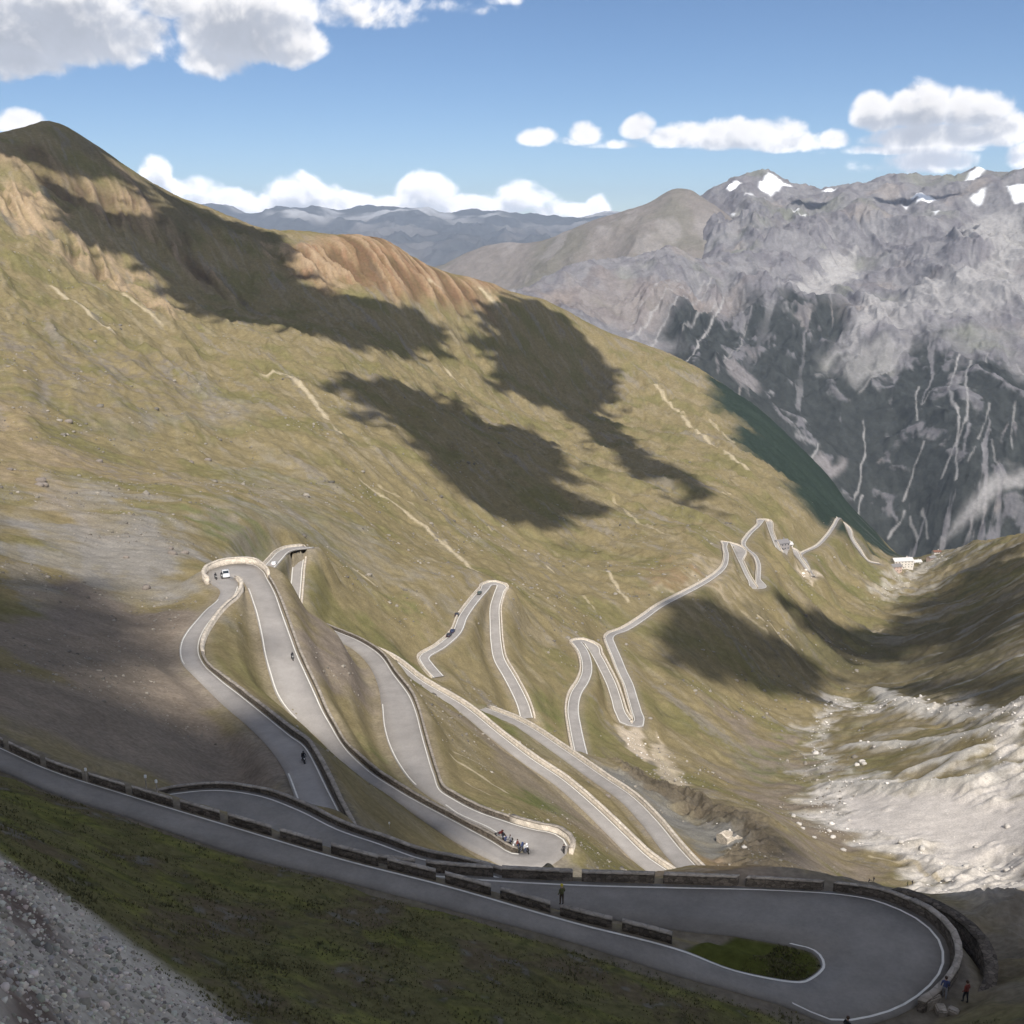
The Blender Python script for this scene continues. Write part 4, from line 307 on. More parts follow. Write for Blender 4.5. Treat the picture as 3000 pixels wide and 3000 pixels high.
# ------------------------------------------------------------------ the grey mountain, the ridge beyond it, the far range
def mountain(name, pts, th, rs, nth, nr, relief, colour, m, label):
    model = tps_fit(pts, 1e-8); x, y, F = polar_grid(th, rs); z = coarse(model, th, rs, nth, nr)
    z, c = relief(x, y, z), None
    c = colour(x, y, z)
    o = mesh_np(name, np.stack([x, y, z], -1).reshape(-1, 3), F, m, np.clip(c, 0, 1).reshape(-1, 3)); return tag(o, label, kind='structure')
CRX = np.array([(math.atan2(p[0], p[1]), math.hypot(p[0], p[1])) for p in MOUNT_PTS[16:74:2]])
CRX = CRX[np.argsort(CRX[:, 0])]
def rel_m(x, y, z):
    global MREL
    cr = np.interp(np.arctan2(x, y), CRX[:, 0], CRX[:, 1]); dc = np.abs(np.hypot(x, y)-cr)
    k = (.12+.88*sstep(0, 1100, dc))*(.10+.90*sstep(0, 650, line_dist(x, y, MOUNT_PTS[0:16:2]+[MOUNT_PTS[14]], 700)))
    w = fbm(x/900, y/900, 4, 201)*260; w2 = fbm(x/900+9, y/900, 4, 203)*260
    r1 = ridged((x+w)/620, (y+w2)/1500, 7, 205, .55); r2 = ridged((x+w*.4)/170, (y+w2*.4)/420, 5, 211, .55); f = fbm(x/60, y/60, 5, 215)
    MREL = (r1, r2, f)
    rr = np.hypot(x, y)
    return z+k*((r1-.42)*190+(r2-.42)*52+f*9)*(.35+.65*sstep(3400, 4700, rr))+(1-k)*(ridged(x/170, y/170, 5, 217)-.45)*48
def col_m(x, y, z):
    r1, r2, f = MREL; wxm = fbm(x/260, y/260, 6, 221)*2; wym = fbm(x/260+9, y/260, 6, 223)*2
    slx = np.gradient(z, axis=0)/(np.hypot(np.gradient(x, axis=0), np.gradient(y, axis=0))+1e-6)
    c = np.empty(x.shape+(3,)); c[:] = (.20, .195, .203)
    n = fbm((x+wxm*40)/90, (y+wym*40)/420, 6, 225); nn = fbm(x/300, y/300, 5, 227)
    c = lerp(c, (.25, .243, .247), sstep(-.05, .35, n)*.6); c = lerp(c, (.20, .19, .20), sstep(.05, .35, -n+nn*.4)*.8)
    c = lerp(c, (.27, .235, .21), sstep(.1, .4, nn)*.5)
    c = lerp(c, (.13, .125, .14), sstep(.52, .70, r2)*.55)
    c = lerp(c, (.19, .20, .15), sstep(.1, .5, fbm(x/420+5, y/420, 5, 229))*.6)
    for cls, soft, amt, poly in MOUNT_PAINT:
        m_ = poly_mask(x, y, poly, soft*(3.2 if cls == 'forest' and soft > 30 else 1.8), wxm*(.6 if cls == 'forest' else 1), wym*(.6 if cls == 'forest' else 1))
        if cls == 'forest':
            bare = sstep(.22, .45, n+(r2-.45)*1.0+f*.55+(x-1900)*.00016)
            tq = np.arctan2(x, y)*4000+wxm*22; rq = np.hypot(x, y)
            thin = ridged(tq/120, rq/1500, 3, 241, .6)+f*.12; thin = sstep(.74, .84, thin)*sstep(.16, .34, np.arctan2(x, y)+nn*.2)*.8
            fc = c*0+np.array((.042, .046, .044)); fc = fc*(1+.5*fbm(x/28, y/50, 4, 243))[..., None]+(.012*np.clip(n, 0, 1))[..., None]
            mm = (m_*(1-np.maximum(bare*.8, thin)))[..., None]; c = c*(1-mm)+fc*mm
        else: c = lerp(c, dict(scree=(.335, .325, .32), brown=(.25, .20, .165), bare=(.27, .25, .25), snow=(.88, .9, .93))[cls], m_*amt)
    for w, amt, pts in MOUNT_STREAKS:
        d = line_dist(x+wxm*16, y+wym*16, pts, 90); c = lerp(c, (.33, .32, .315), (1-sstep(.2, 1.1, d/w/.62+f*.9+.1))*amt*.9)
    return c
mountain('rocky_mountain', MOUNT_PTS, np.radians(np.linspace(-5, 34, int(720*QUAL))), np.geomspace(3050, 8600, int(640*QUAL)), 260, 260, rel_m, col_m, M_rockm, 'grey rocky mountain with snow patches and dark forest on its foot')
def rel_r(x, y, z):
    w = fbm(x/900, y/900, 4, 301)*200
    return z+(ridged((x+w)/620, y/1000, 6, 303)-.42)*120*(.2+.8*sstep(150, 900, np.abs(np.hypot(x, y)-6600)))
def col_r(x, y, z):
    n = fbm(x/500, y/700, 6, 311); c = np.empty(x.shape+(3,)); c[:] = (.205, .185, .17)
    c = lerp(c, (.155, .15, .12), sstep(-.1, .3, n)*.6); c = lerp(c, (.28, .26, .25), sstep(.05, .35, fbm(x/200, y/500, 5, 313))*.6)
    return lerp(c, (.035, .05, .045), sstep(-430, -560, z+n*260)) if False else lerp(c, (.035, .05, .045), 1-sstep(-620, -430, z+n*260))
mountain('distant_ridge', RIDGE_PTS, np.radians(np.linspace(-8, 20, 420)), np.geomspace(4900, 8800, 300), 120, 90, rel_r, col_r, M_rockm, 'hazy grey green ridge in the middle distance')
def rel_f(x, y, z):
    rr = np.hypot(x, y); return z+(ridged(x/2200, y/2200, 6, 401)-.50)*560*(.42+.58*sstep(500, 5000, np.abs(rr-24000)))
def col_f(x, y, z):
    n = fbm(x/1500, y/1500, 6, 411); c = np.empty(x.shape+(3,)); c[:] = (.09, .095, .10)
    c = lerp(c, (.17, .16, .155), sstep(-.1, .3, n)*.6); return lerp(c, (.85, .87, .9), sstep(-.05, .25, n)*sstep(-100, 500, z)*.45)
mountain('distant_mountains', RANGE_PTS, np.radians(np.linspace(-38, 30, 700)), np.geomspace(12500, 26000, 220), 200, 70, rel_f, col_f, M_far, 'far blue mountain range under the cloud bank')

# ------------------------------------------------------------------ roads
def strip(name, L, R, m, drop=.45, dz=0., parent=None, nx=3, kind='structure', label=None):
    n = len(L); rows = [np.r_[L[:, :2].T, [L[:, 2]-drop]].T]
    for k in range(nx+1): rows.append(L*(1-k/nx)+R*(k/nx)+np.array([0, 0, dz]))
    rows.append(np.r_[R[:, :2].T, [R[:, 2]-drop]].T)
    V = np.stack(rows, 1); w = V.shape[1]; i = np.arange(n*w).reshape(n, w)
    F = np.stack([i[:-1, :-1], i[:-1, 1:], i[1:, 1:], i[1:, :-1]], -1).reshape(-1, 4)
    o = mesh_np(name, V.reshape(-1, 3), F, m, smooth=False, parent=parent)
    return tag(o, label, kind=kind) if kind else o
ROADLAB = {'0': 'dark asphalt mountain road making the wide near hairpin', '1a': 'curved asphalt road just beyond the near wall', '1': 'pale asphalt road looping through two walled hairpins',
           '3b': 'narrow walled hairpin above the wide road', '4': 'road along the long bright wall', '5': 'lower road beside the dark rock spur', '6': 'narrow road with a bastion hairpin', '7': 'small far switchback road', '8': 'farthest road above the hamlet'}
lift = lambda P, d: np.c_[P[:, :2], P[:, 2]+d]
def inset(L, R, a, b):
    """band between distance a and b from the L edge"""
    w = np.linalg.norm((R-L)[:, :2], axis=1)[:, None]; u = (R-L)/np.maximum(w, .5); return L+u*a, L+u*b
for k_, (L_, R_) in RD.items():
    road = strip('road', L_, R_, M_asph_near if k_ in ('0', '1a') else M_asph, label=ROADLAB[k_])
def marking(L, R, wdt, a=.3, dz=.012, i0=0, i1=None, m=None):
    A, B = inset(L, R, a, a+wdt); A = A[i0:i1]; B = B[i0:i1]; V = np.stack([lift(A, dz), lift(B, dz)], 1); n = len(A); i = np.arange(2*n).reshape(n, 2)
    F = np.stack([i[:-1, 0], i[:-1, 1], i[1:, 1], i[1:, 0]], -1)
    o = mesh_np('road_marking', V.reshape(-1, 3), F, m or M_line, smooth=False); return tag(o, 'white line painted along the road edge', kind='structure')
def near_idx(P, pt): return int(np.argmin(np.hypot(P[:, 0]-pt[0], P[:, 1]-pt[1])))
def seg(k, side, s0, s1):
    """index range of the resampled edge between source stations s0 and s1"""
    n = len(ROADS[k][0]); Ls = np.array(ROADS[k][0]); Rs = np.array(ROADS[k][1]); d = np.r_[0, np.cumsum(np.linalg.norm(np.diff(Ls, axis=0), axis=1)+np.linalg.norm(np.diff(Rs, axis=0), axis=1))]
    N_ = len(RD[k][0]); return int(d[s0]/d[-1]*(N_-1)), int(d[min(s1, n-1)]/d[-1]*(N_-1))+1
L0, R0 = RD['0']; a, b = seg('0', 0, 0, 19); marking(L0, R0, .19, .1, i0=a, i1=b)
a, b = seg('0', 1, 11, 26); marking(R0, L0, .19, .42, i0=a, i1=b)
La, Ra = RD['1a']; marking(Ra, La, .17, .35) if False else None
L1, R1 = RD['1']
a, b = seg('1', 0, 0, 4); marking(L1, R1, .2, .2, i0=a, i1=b)
a, b = seg('1', 0, 10, 16); marking(L1, R1, .24, .2, i0=a, i1=b)
a, b = seg('1', 1, 0, 17); marking(R1, L1, .2, .2, i0=a, i1=b)
a, b = seg('1', 0, 23, 43); marking(L1, R1, .24, .25, i0=a, i1=b)
a, b = seg('1', 1, 25, 33); marking(R1, L1, .26, .25, i0=a, i1=b)
a, b = seg('1', 1, 47, 65); marking(R1, L1, .24, .3, i0=a, i1=b)
a, b = seg('1', 0, 49, 54); marking(L1, R1, .2, .25, i0=a, i1=b)
a, b = seg('1', 0, 56, 60); marking(L1, R1, .24, .2, i0=a, i1=b)
for k_ in ('3b', '6', '7'): marking(*RD[k_], .38, .2, .03); marking(*RD[k_][::-1], .38, .2, .03)
marking(*RD['4'], .25, .3, .02); marking(*RD['5'], .25, .3, .02); marking(*RD['8'], .6, .3, .05)

# which edge of road 1a is the far one
far1a = RD['1a'][0] if np.hypot(*RD['1a'][0][len(La)//2, :2]) > np.hypot(*RD['1a'][1][len(La)//2, :2]) else RD['1a'][1]
near1a = RD['1a'][1] if far1a is RD['1a'][0] else RD['1a'][0]
marking(far1a, near1a, .17, .4)

# ------------------------------------------------------------------ walls
def offset_path(E, O, d):
    """edge E pushed d metres away from the road (O = other edge)"""
    w = np.linalg.norm((E-O)[:, :2], axis=1)[:, None]; u = (E-O)/np.maximum(w, .5); P = E+u*d; P[:, 2] = E[:, 2]; return P
def wall_body(P, U, h, t, down, m, name, cope=.14, copew=.05, parent=None, cm=None, jit=.02):
    """wall along path P; U outward unit vectors; h above the road, down below it"""
    n = len(P); r = np.random.RandomState(n+int(abs(P[0, 0])*7) % 1000)
    jit_ = r.normal(0, jit, n)
    def ring(a, b, z0, z1, nm, mm, par):
        q = [P+U*a, P+U*a, P+U*b, P+U*b]; zs = [z0, z1, z1, z0]
        V = np.stack([np.c_[v[:, :2], P[:, 2]+z+(jit_ if z > 0 else 0)] for v, z in zip(q, zs)], 1); i = np.arange(4*n).reshape(n, 4)
        F = [np.stack([i[:-1, k], i[:-1, (k+1) % 4], i[1:, (k+1) % 4], i[1:, k]], -1) for k in range(4)]
        F = np.concatenate(F+[np.array([i[0, ::-1]]), np.array([i[-1]])])
        o = mesh_np(nm, V.reshape(-1, 3), F, mm, smooth=False, parent=par)
        return o
    o = ring(0, t, -down, h-cope, name, m, parent)
    c = ring(-copew, t+copew, h-cope+.004, h, 'coping', cm or M_cope, o)
    return o
def unit_out(E, O):
    w = np.linalg.norm((E-O)[:, :2], axis=1)[:, None]; u = (E-O)/np.maximum(w, .5); u[:, 2] = 0; return u
def dense(P, step):
    d = np.r_[0, np.cumsum(np.linalg.norm(np.diff(P[:, :2], axis=0), axis=1))]; n = max(2, int(d[-1]/step)+1); t = np.linspace(0, d[-1], n)
    return np.stack([np.interp(t, d, P[:, k]) for k in range(P.shape[1])], 1), d[-1]
def seg_walls(E, O, off, h, t, down, seglen, gap, label, group, phase=0., m=None):
    U = unit_out(E, O); P = E+U*off; PU, tot = dense(np.c_[P, U[:, :2]], .25); s = phase; out = []
    while s < tot-1:
        a = max(0, int(s/.25)); b = min(len(PU), int((s+seglen)/.25)+1)
        if b-a > 3:
            p = PU[a:b, :3]; u = np.c_[PU[a:b, 3:5], np.zeros(b-a)]
            o = wall_body(p, u, h, t, down, m or M_wall, 'guard_wall', cope=.12, jit=.012); tag(o, label, 'wall', group); out.append(o)
        s += seglen+gap
    return out
# near road: separate wall blocks with gaps, on the valley side of the upper arm ...
a, b = seg('0', 0, 0, 9)
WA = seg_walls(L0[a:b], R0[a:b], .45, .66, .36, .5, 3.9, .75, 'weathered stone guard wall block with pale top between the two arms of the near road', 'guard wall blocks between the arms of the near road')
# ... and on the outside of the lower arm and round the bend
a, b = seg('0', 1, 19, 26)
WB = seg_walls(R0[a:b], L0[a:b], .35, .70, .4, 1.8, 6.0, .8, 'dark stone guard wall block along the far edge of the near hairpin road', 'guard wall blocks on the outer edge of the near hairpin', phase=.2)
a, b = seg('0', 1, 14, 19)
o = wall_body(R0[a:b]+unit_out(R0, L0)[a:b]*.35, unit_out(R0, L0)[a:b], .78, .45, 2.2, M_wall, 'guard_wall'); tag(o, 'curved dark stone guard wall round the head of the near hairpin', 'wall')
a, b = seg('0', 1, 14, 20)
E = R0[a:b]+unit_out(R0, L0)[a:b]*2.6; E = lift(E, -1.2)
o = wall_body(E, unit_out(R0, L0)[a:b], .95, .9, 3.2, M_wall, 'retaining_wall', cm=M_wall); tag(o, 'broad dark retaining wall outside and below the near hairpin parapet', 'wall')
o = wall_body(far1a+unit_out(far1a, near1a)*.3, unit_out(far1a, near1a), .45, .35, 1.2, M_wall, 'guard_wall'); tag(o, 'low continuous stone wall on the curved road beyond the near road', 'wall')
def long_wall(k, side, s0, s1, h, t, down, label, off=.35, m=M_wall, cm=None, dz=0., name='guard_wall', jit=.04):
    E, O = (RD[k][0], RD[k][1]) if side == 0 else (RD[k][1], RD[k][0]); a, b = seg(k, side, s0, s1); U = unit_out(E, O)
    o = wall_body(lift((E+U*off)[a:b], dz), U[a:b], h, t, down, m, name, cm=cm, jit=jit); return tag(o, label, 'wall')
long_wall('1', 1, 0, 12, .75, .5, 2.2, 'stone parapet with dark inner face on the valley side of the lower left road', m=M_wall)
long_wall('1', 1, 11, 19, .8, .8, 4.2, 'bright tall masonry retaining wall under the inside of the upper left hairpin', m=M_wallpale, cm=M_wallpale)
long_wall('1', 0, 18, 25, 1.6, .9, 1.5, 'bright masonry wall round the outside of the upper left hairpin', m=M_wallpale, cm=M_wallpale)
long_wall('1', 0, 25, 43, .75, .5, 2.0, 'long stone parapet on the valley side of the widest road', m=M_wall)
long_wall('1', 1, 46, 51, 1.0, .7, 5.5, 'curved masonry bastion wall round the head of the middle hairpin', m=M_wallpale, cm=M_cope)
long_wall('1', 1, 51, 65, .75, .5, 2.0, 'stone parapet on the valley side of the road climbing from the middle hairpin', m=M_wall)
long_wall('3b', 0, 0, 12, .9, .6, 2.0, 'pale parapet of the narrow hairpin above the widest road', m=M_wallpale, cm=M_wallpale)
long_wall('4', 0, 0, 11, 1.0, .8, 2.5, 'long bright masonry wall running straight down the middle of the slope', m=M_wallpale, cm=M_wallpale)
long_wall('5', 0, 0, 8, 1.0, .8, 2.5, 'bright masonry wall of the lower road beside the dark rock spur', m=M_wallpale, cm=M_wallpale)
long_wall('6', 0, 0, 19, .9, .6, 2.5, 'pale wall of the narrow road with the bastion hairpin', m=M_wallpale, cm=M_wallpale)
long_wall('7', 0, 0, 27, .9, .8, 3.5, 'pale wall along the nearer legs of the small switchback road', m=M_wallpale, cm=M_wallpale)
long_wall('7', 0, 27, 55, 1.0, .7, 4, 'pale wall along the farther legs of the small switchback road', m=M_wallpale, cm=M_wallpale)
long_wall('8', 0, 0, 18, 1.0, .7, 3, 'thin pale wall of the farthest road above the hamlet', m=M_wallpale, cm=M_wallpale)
# ------------------------------------------------------------------ loose stones and turf
ICO = None
def ico():
    p = (1+5**.5)/2; v = np.array([(-1, p, 0), (1, p, 0), (-1, -p, 0), (1, -p, 0), (0, -1, p), (0, 1, p), (0, -1, -p), (0, 1, -p), (p, 0, -1), (p, 0, 1), (-p, 0, -1), (-p, 0, 1)], float)
    v /= np.linalg.norm(v[0]); f = np.array([(0, 11, 5), (0, 5, 1), (0, 1, 7), (0, 7, 10), (0, 10, 11), (1, 5, 9), (5, 11, 4), (11, 10, 2), (10, 7, 6), (7, 1, 8), (3, 9, 4), (3, 4, 2), (3, 2, 6), (3, 6, 8), (3, 8, 9), (4, 9, 5), (2, 4, 11), (6, 2, 10), (8, 6, 7), (9, 8, 1)])
    return v, f
IV, IF = ico()
def stones(name, pts, sizes, cols, m, seed):
    r = np.random.RandomState(seed); n = len(pts); V = IV[None]*(1+r.uniform(-.28, .28, (n, 12, 1)))*r.uniform(.6, 1.25, (n, 1, 3))
    a = r.uniform(0, 2*math.pi, n); c, s = np.cos(a), np.sin(a); x = V[..., 0]*c[:, None]-V[..., 1]*s[:, None]; y = V[..., 0]*s[:, None]+V[..., 1]*c[:, None]
    V = np.stack([x, y, V[..., 2]*.7], -1)*sizes[:, None, None]+np.array(pts)[:, None]
    F = (IF[None]+(np.arange(n)*12)[:, None, None]).reshape(-1, 3); return mesh_np(name, V.reshape(-1, 3), F, m, np.repeat(cols, 12, 0), smooth=False)
def in_poly(x, y, poly): return poly_mask(x, y, poly, .1, np.zeros_like(x), np.zeros_like(x)) > .5
def scatter(poly, n, seed, rmax=1e9):
    r = np.random.RandomState(seed); p = np.array(poly); lo, hi = p.min(0), p.max(0); out = []
    x = r.uniform(lo[0], hi[0], n*6); y = r.uniform(lo[1], hi[1], n*6); k = in_poly(x, y, poly) & (np.hypot(x, y) < rmax); x, y = x[k][:n], y[k][:n]
    return x, y
rs_ = np.random.RandomState(3)
GR = [p for p in GRAVEL]
x, y = scatter(GR, int(34000*min(1, QUAL+.2)), 11); k = np.hypot(x, y) > 20; x, y = x[k], y[k]
sz = np.clip(rs_.lognormal(-2.6, .5, len(x)), .04, .55); z = np.array([ground(a, b) for a, b in zip(x, y)])
cl = np.array([.46, .42, .36])[None]*rs_.uniform(.4, 1.5, (len(x), 1))*(1+rs_.uniform(-.07, .07, (len(x), 3)))
tag(stones('gravel', np.c_[x, y, z+sz*.15], sz, np.c_[cl, np.ones(len(x))], M_rockp, 5), 'grey loose gravel heap at the near corner of the slope', kind='stuff')
xs, ys, zs_, ss, cs = [], [], [], [], []
for cls, soft, amt, poly in PAINT:
    if cls not in ('white', 'pale'): continue
    ar = abs(sum(poly[i-1][0]*poly[i][1]-poly[i][0]*poly[i-1][1] for i in range(len(poly))))/2; n = int(min(6000, ar/11)*amt*min(1, QUAL+.2))
    if n < 5: continue
    x, y = scatter(poly, n, int(ar) % 999); d = np.array([math.hypot(a, b) for a, b in zip(x, y)])
    infan = in_poly(x, y, [p for p in PAINT if p[0] == 'fan'][0][3]) & (rs_.uniform(0, 1, len(x)) < .93); x, y, d = x[~infan], y[~infan], d[~infan]
    s = np.clip(rs_.lognormal(-1.55, .6, len(x)), .1, 1.6)*np.clip(d/330, .6, 2)*.75
    xs.append(x); ys.append(y); zs_.append(np.array([ground(a, b) for a, b in zip(x, y)])); ss.append(s); cs.append(np.array([.62, .585, .54])[None]*rs_.uniform(.55, 1.35, (len(x), 1))*np.ones((1, 3)))
x, y, z, s, c_ = map(np.concatenate, (xs, ys, zs_, ss, cs))
tag(stones('scree', np.c_[x, y, z+s*.2], s, np.c_[c_, np.ones(len(x))], M_rockp, 6), 'whitish scree rubble strewn over the valley side', kind='stuff')
# darker stones dotted over the hillside
n = int(8500*min(1, QUAL+.2)); r_ = np.exp(rs_.uniform(math.log(150), math.log(1500), n*2)); t_r = rs_.uniform(-.5, .35, n*2); x, y = np.sin(t_r)*r_, np.cos(t_r)*r_
pm = fbm(x/60, y/60, 4, 611) > .05; x, y, r_ = x[pm], y[pm], r_[pm]
keep = np.array([DM[min(max(np.searchsorted(TH, math.atan2(a, b)), 0), len(TH)-1), min(np.searchsorted(RS, math.hypot(a, b)), len(RS)-1)] > 3 for a, b in zip(x, y)]); x, y, r_ = x[keep][:n], y[keep][:n], r_[keep][:n]
s = np.clip(rs_.lognormal(-1.2, .55, len(x)), .12, 1.4)*np.clip(r_/400, .4, 1.9); z = np.array([ground(a, b) for a, b in zip(x, y)])
c_ = np.array([.25, .225, .19])[None]*rs_.uniform(.45, 1.4, (len(x), 1))*np.ones((1, 3))
tag(stones('scattered_stones', np.c_[x, y, z+s*.1], s, np.c_[c_, np.ones(len(x))], M_rockp, 8), 'small stones strewn over the grassy hillside', kind='stuff')
# boulders one can tell apart
for i, (bx, by) in enumerate(BOULDERS):
    d = math.hypot(bx, by); white = math.atan2(bx, by) > .15; s = d/330*(.95 if white else 1.15)*rnd.uniform(.7, 1.3)
    r = np.random.RandomState(40+i); me_v = []; V = IV.copy(); 
    # one subdivision of the icosahedron, roughened into an angular block
    vs = [tuple(v) for v in V]; cache = {}; fs = []
    def mid(a, b):
        kk = (min(a, b), max(a, b))
        if kk not in cache: m_ = np.array(vs[a])+np.array(vs[b]); m_ /= np.linalg.norm(m_); vs.append(tuple(m_)); cache[kk] = len(vs)-1
        return cache[kk]
    for a, b, c in IF: p, q, w = mid(a, b), mid(b, c), mid(c, a); fs += [(a, p, w), (b, q, p), (c, w, q), (p, q, w)]
    V = np.array(vs); V = np.clip(V, -.78, .82)*(1+r.uniform(-.13, .13, (len(V), 1)))*np.array([1.25, .9, .75])*s; a = rnd.uniform(0, 6.28); V[:, :2] = V[:, :2]@np.array([[math.cos(a), -math.sin(a)], [math.sin(a), math.cos(a)]])
    g_ = np.array([.5, .47, .43]) if white else np.array([.22, .19, .165]); colr = np.ones((len(V), 4)); colr[:, :3] = g_*rnd.uniform(.85, 1.15)
    o = mesh_np('boulder', V, np.array(fs), M_rockp, colr, smooth=False); o.location = (bx, by, ground(bx, by)+s*.2)
    tag(o, 'pale angular boulder among the white rubble on the right of the valley' if white else 'brown grey boulder standing out of the left hillside', 'boulder', 'pale boulders by the rubble' if white else 'brown boulders on the hillside')
# turf tufts on the near slope
n = int(60000*min(1, QUAL)); t_r = rs_.uniform(-.56, .50, n*2); r_ = np.exp(rs_.uniform(math.log(30), math.log(84), n*2))
rA = np.interp(t_r, *[np.array(v) for v in zip(*sorted([(math.atan2(p[0], p[1]), math.hypot(p[0], p[1])) for p in ROADS['0'][1][:13]]))]); x, y = np.sin(t_r)*r_, np.cos(t_r)*r_
k = (r_ < rA-.6+fbm(x/2, y/2, 3, 701)) & ~in_poly(x, y, GR) & (fbm(x/5, y/5, 4, 703)+rs_.uniform(-.5, .5, len(x)) > -.1); x, y = x[k][:n], y[k][:n]
isl = [(p[0], p[1]) for p in ROADS['0'][0][10:20]]; xi, yi = scatter(isl, 1500, 9); x = np.r_[x, xi]; y = np.r_[y, yi]
n = len(x); z = np.array([ground(a, b) for a, b in zip(x, y)]); h = rs_.uniform(.05, .17, n)*np.clip(1+fbm(x/3, y/3, 3, 705)*1.5, .5, 2); nb = 4
ang = rs_.uniform(0, 6.28, (n, nb)); wd = h[:, None]*rs_.uniform(.15, .35, (n, nb)); lean = rs_.uniform(.2, .8, (n, nb))*h[:, None]; b0 = np.stack([x, y, z-.03], -1)[:, None]
dx, dy = np.cos(ang), np.sin(ang); p0 = b0+np.stack([-dy*wd, dx*wd, 0*dx], -1); p1 = b0+np.stack([dy*wd, -dx*wd, 0*dx], -1); p2 = b0+np.stack([dx*lean, dy*lean, h[:, None]*rs_.uniform(.6, 1.1, (n, nb))], -1)
V = np.stack([p0, p1, p2], 2).reshape(-1, 3); tn = np.clip(fbm(x/4, y/4, 4, 707)*1.4+.5, 0, 1)[:, None]; c_ = (np.array([[.10, .094, .046]])*(1-tn)+np.array([[.15, .14, .065]])*tn)*rs_.uniform(.8, 1.4, (n, 1))
isi = np.arange(n) >= n-len(xi); c_[isi] *= .75
tag(mesh_np('grass', V, np.arange(len(V)).reshape(-1, 3), M_rockp, np.repeat(np.c_[c_, np.ones(n)], nb*3, 0), smooth=False), 'short dark green grass on the near slope and the hairpin island', kind='stuff')

# ------------------------------------------------------------------ small builders for made things
def prim(kind, **k):
    import bmesh
    bm = bmesh.new()
    if kind == 'box':
        bmesh.ops.create_cube(bm, size=1); bmesh.ops.scale(bm, vec=k['size'], verts=bm.verts)
        if k.get('bev'): bmesh.ops.bevel(bm, geom=bm.edges[:], offset=k['bev'], segments=k.get('seg', 2), affect='EDGES')
    elif kind == 'cyl': bmesh.ops.create_cone(bm, cap_ends=True, segments=k.get('n', 14), radius1=k['r'], radius2=k.get('r2', k['r']), depth=k['h'])
    elif kind == 'prism':       # profile in x-z extruded along y
        pr = k['profile']; w = k['w']; a = [bm.verts.new((x, -w/2, z)) for x, z in pr]; b = [bm.verts.new((x, w/2, z)) for x, z in pr]; n = len(pr)
        bm.faces.new(a); bm.faces.new(b[::-1])
        for i in range(n): bm.faces.new((a[i], b[i], b[(i+1) % n], a[(i+1) % n]))
        bmesh.ops.recalc_face_normals(bm, faces=bm.faces)
        if k.get('bev'): bmesh.ops.bevel(bm, geom=bm.edges[:], offset=k['bev'], segments=2, affect='EDGES')
    elif kind == 'ball': bmesh.ops.create_icosphere(bm, subdivisions=k.get('sub', 2), radius=k['r'])
    M4 = Matrix.Translation(k.get('loc', (0, 0, 0)))@Matrix.Rotation(k.get('rz', 0), 4, 'Z')@Matrix.Rotation(k.get('ry', 0), 4, 'Y')@Matrix.Rotation(k.get('rx', 0), 4, 'X')@Matrix.Diagonal((*k.get('sc', (1, 1, 1)), 1))
    bmesh.ops.transform(bm, matrix=M4, verts=bm.verts); return bm
def part(name, bms, m, parent=None, smooth=False):
    me = bpy.data.meshes.new(name)
    import bmesh
    tot = bmesh.new()
    for b in bms if isinstance(bms, list) else [bms]:
        t = bpy.data.meshes.new('t'); b.to_mesh(t); tot.from_mesh(t); b.free(); bpy.data.meshes.remove(t)
    tot.to_mesh(me); tot.free(); me.materials.append(m)
    if smooth: me.polygons.foreach_set('use_smooth', [True]*len(me.polygons))
    o = bpy.data.objects.new(name, me); C.objects.link(o)
    if parent: o.parent = parent
    return o
def thing(name, label, cat, loc, rz=0, group=None):
    o = bpy.data.objects.new(name, None); C.objects.link(o); o.location = loc; o.rotation_euler = (0, 0, rz); o.empty_display_size = .3; return tag(o, label, cat, group)
_mc = {}
def flat(name, rgb, rough=.6, spec=.4, metallic=0.):
    if name not in _mc: _mc[name] = mat(name, rgb, rough, spec, [(3, .08)], metallic=metallic)
    return _mc[name]
M_tyre = flat('rubber', (.02, .02, .02)); M_chrome = flat('bare_metal', (.5, .5, .52), .35, .5, .8); M_glass = flat('dark_glass', (.03, .04, .05), .1, .6)
M_skin = flat('skin', (.45, .27, .2)); M_black = flat('black_cloth', (.02, .02, .024), .9); M_white = flat('white_enamel', (.8, .8, .8), .4)

def skin_person(name, J, E, mats, zones, headc, headr, cap=None, capmat=None, label='', loc=(0, 0, 0), rz=0, group=None, cat='person'):
    """continuous body grown over a jointed skeleton J {name:(x,y,z,r)}; zones = function(point)->material index"""
    names = list(J); me = bpy.data.meshes.new(name); me.from_pydata([J[k][:3] for k in names], [(names.index(a), names.index(b)) for a, b in E], [])
    o = bpy.data.objects.new(name, me); C.objects.link(o); md = o.modifiers.new('s', 'SKIN')
    for v, k in zip(me.skin_vertices[0].data, names): v.radius = (J[k][3], J[k][3]*(.75 if k in ('pelvis', 'chest', 'belly') else 1)); v.use_root = (k == 'pelvis')
    md.use_smooth_shade = True; ss_ = o.modifiers.new('d', 'SUBSURF'); ss_.levels = 1; ss_.render_levels = 1
    dg = bpy.context.evaluated_depsgraph_get(); m2 = bpy.data.meshes.new_from_object(o.evaluated_get(dg)); o.modifiers.clear(); o.data = m2
    m2.materials.clear()
    for m in mats: m2.materials.append(m)
    for p in m2.polygons: p.material_index = zones(p.center); p.use_smooth = True
    o.location = loc; o.rotation_euler = (0, 0, rz)
    if cap: part(cap, prim('ball', r=headr*1.12, loc=(headc[0]-.01, headc[1], headc[2]+.03), sc=(1.12, 1, 1.05)), capmat, o, True)
    return tag(o, label, cat, group)
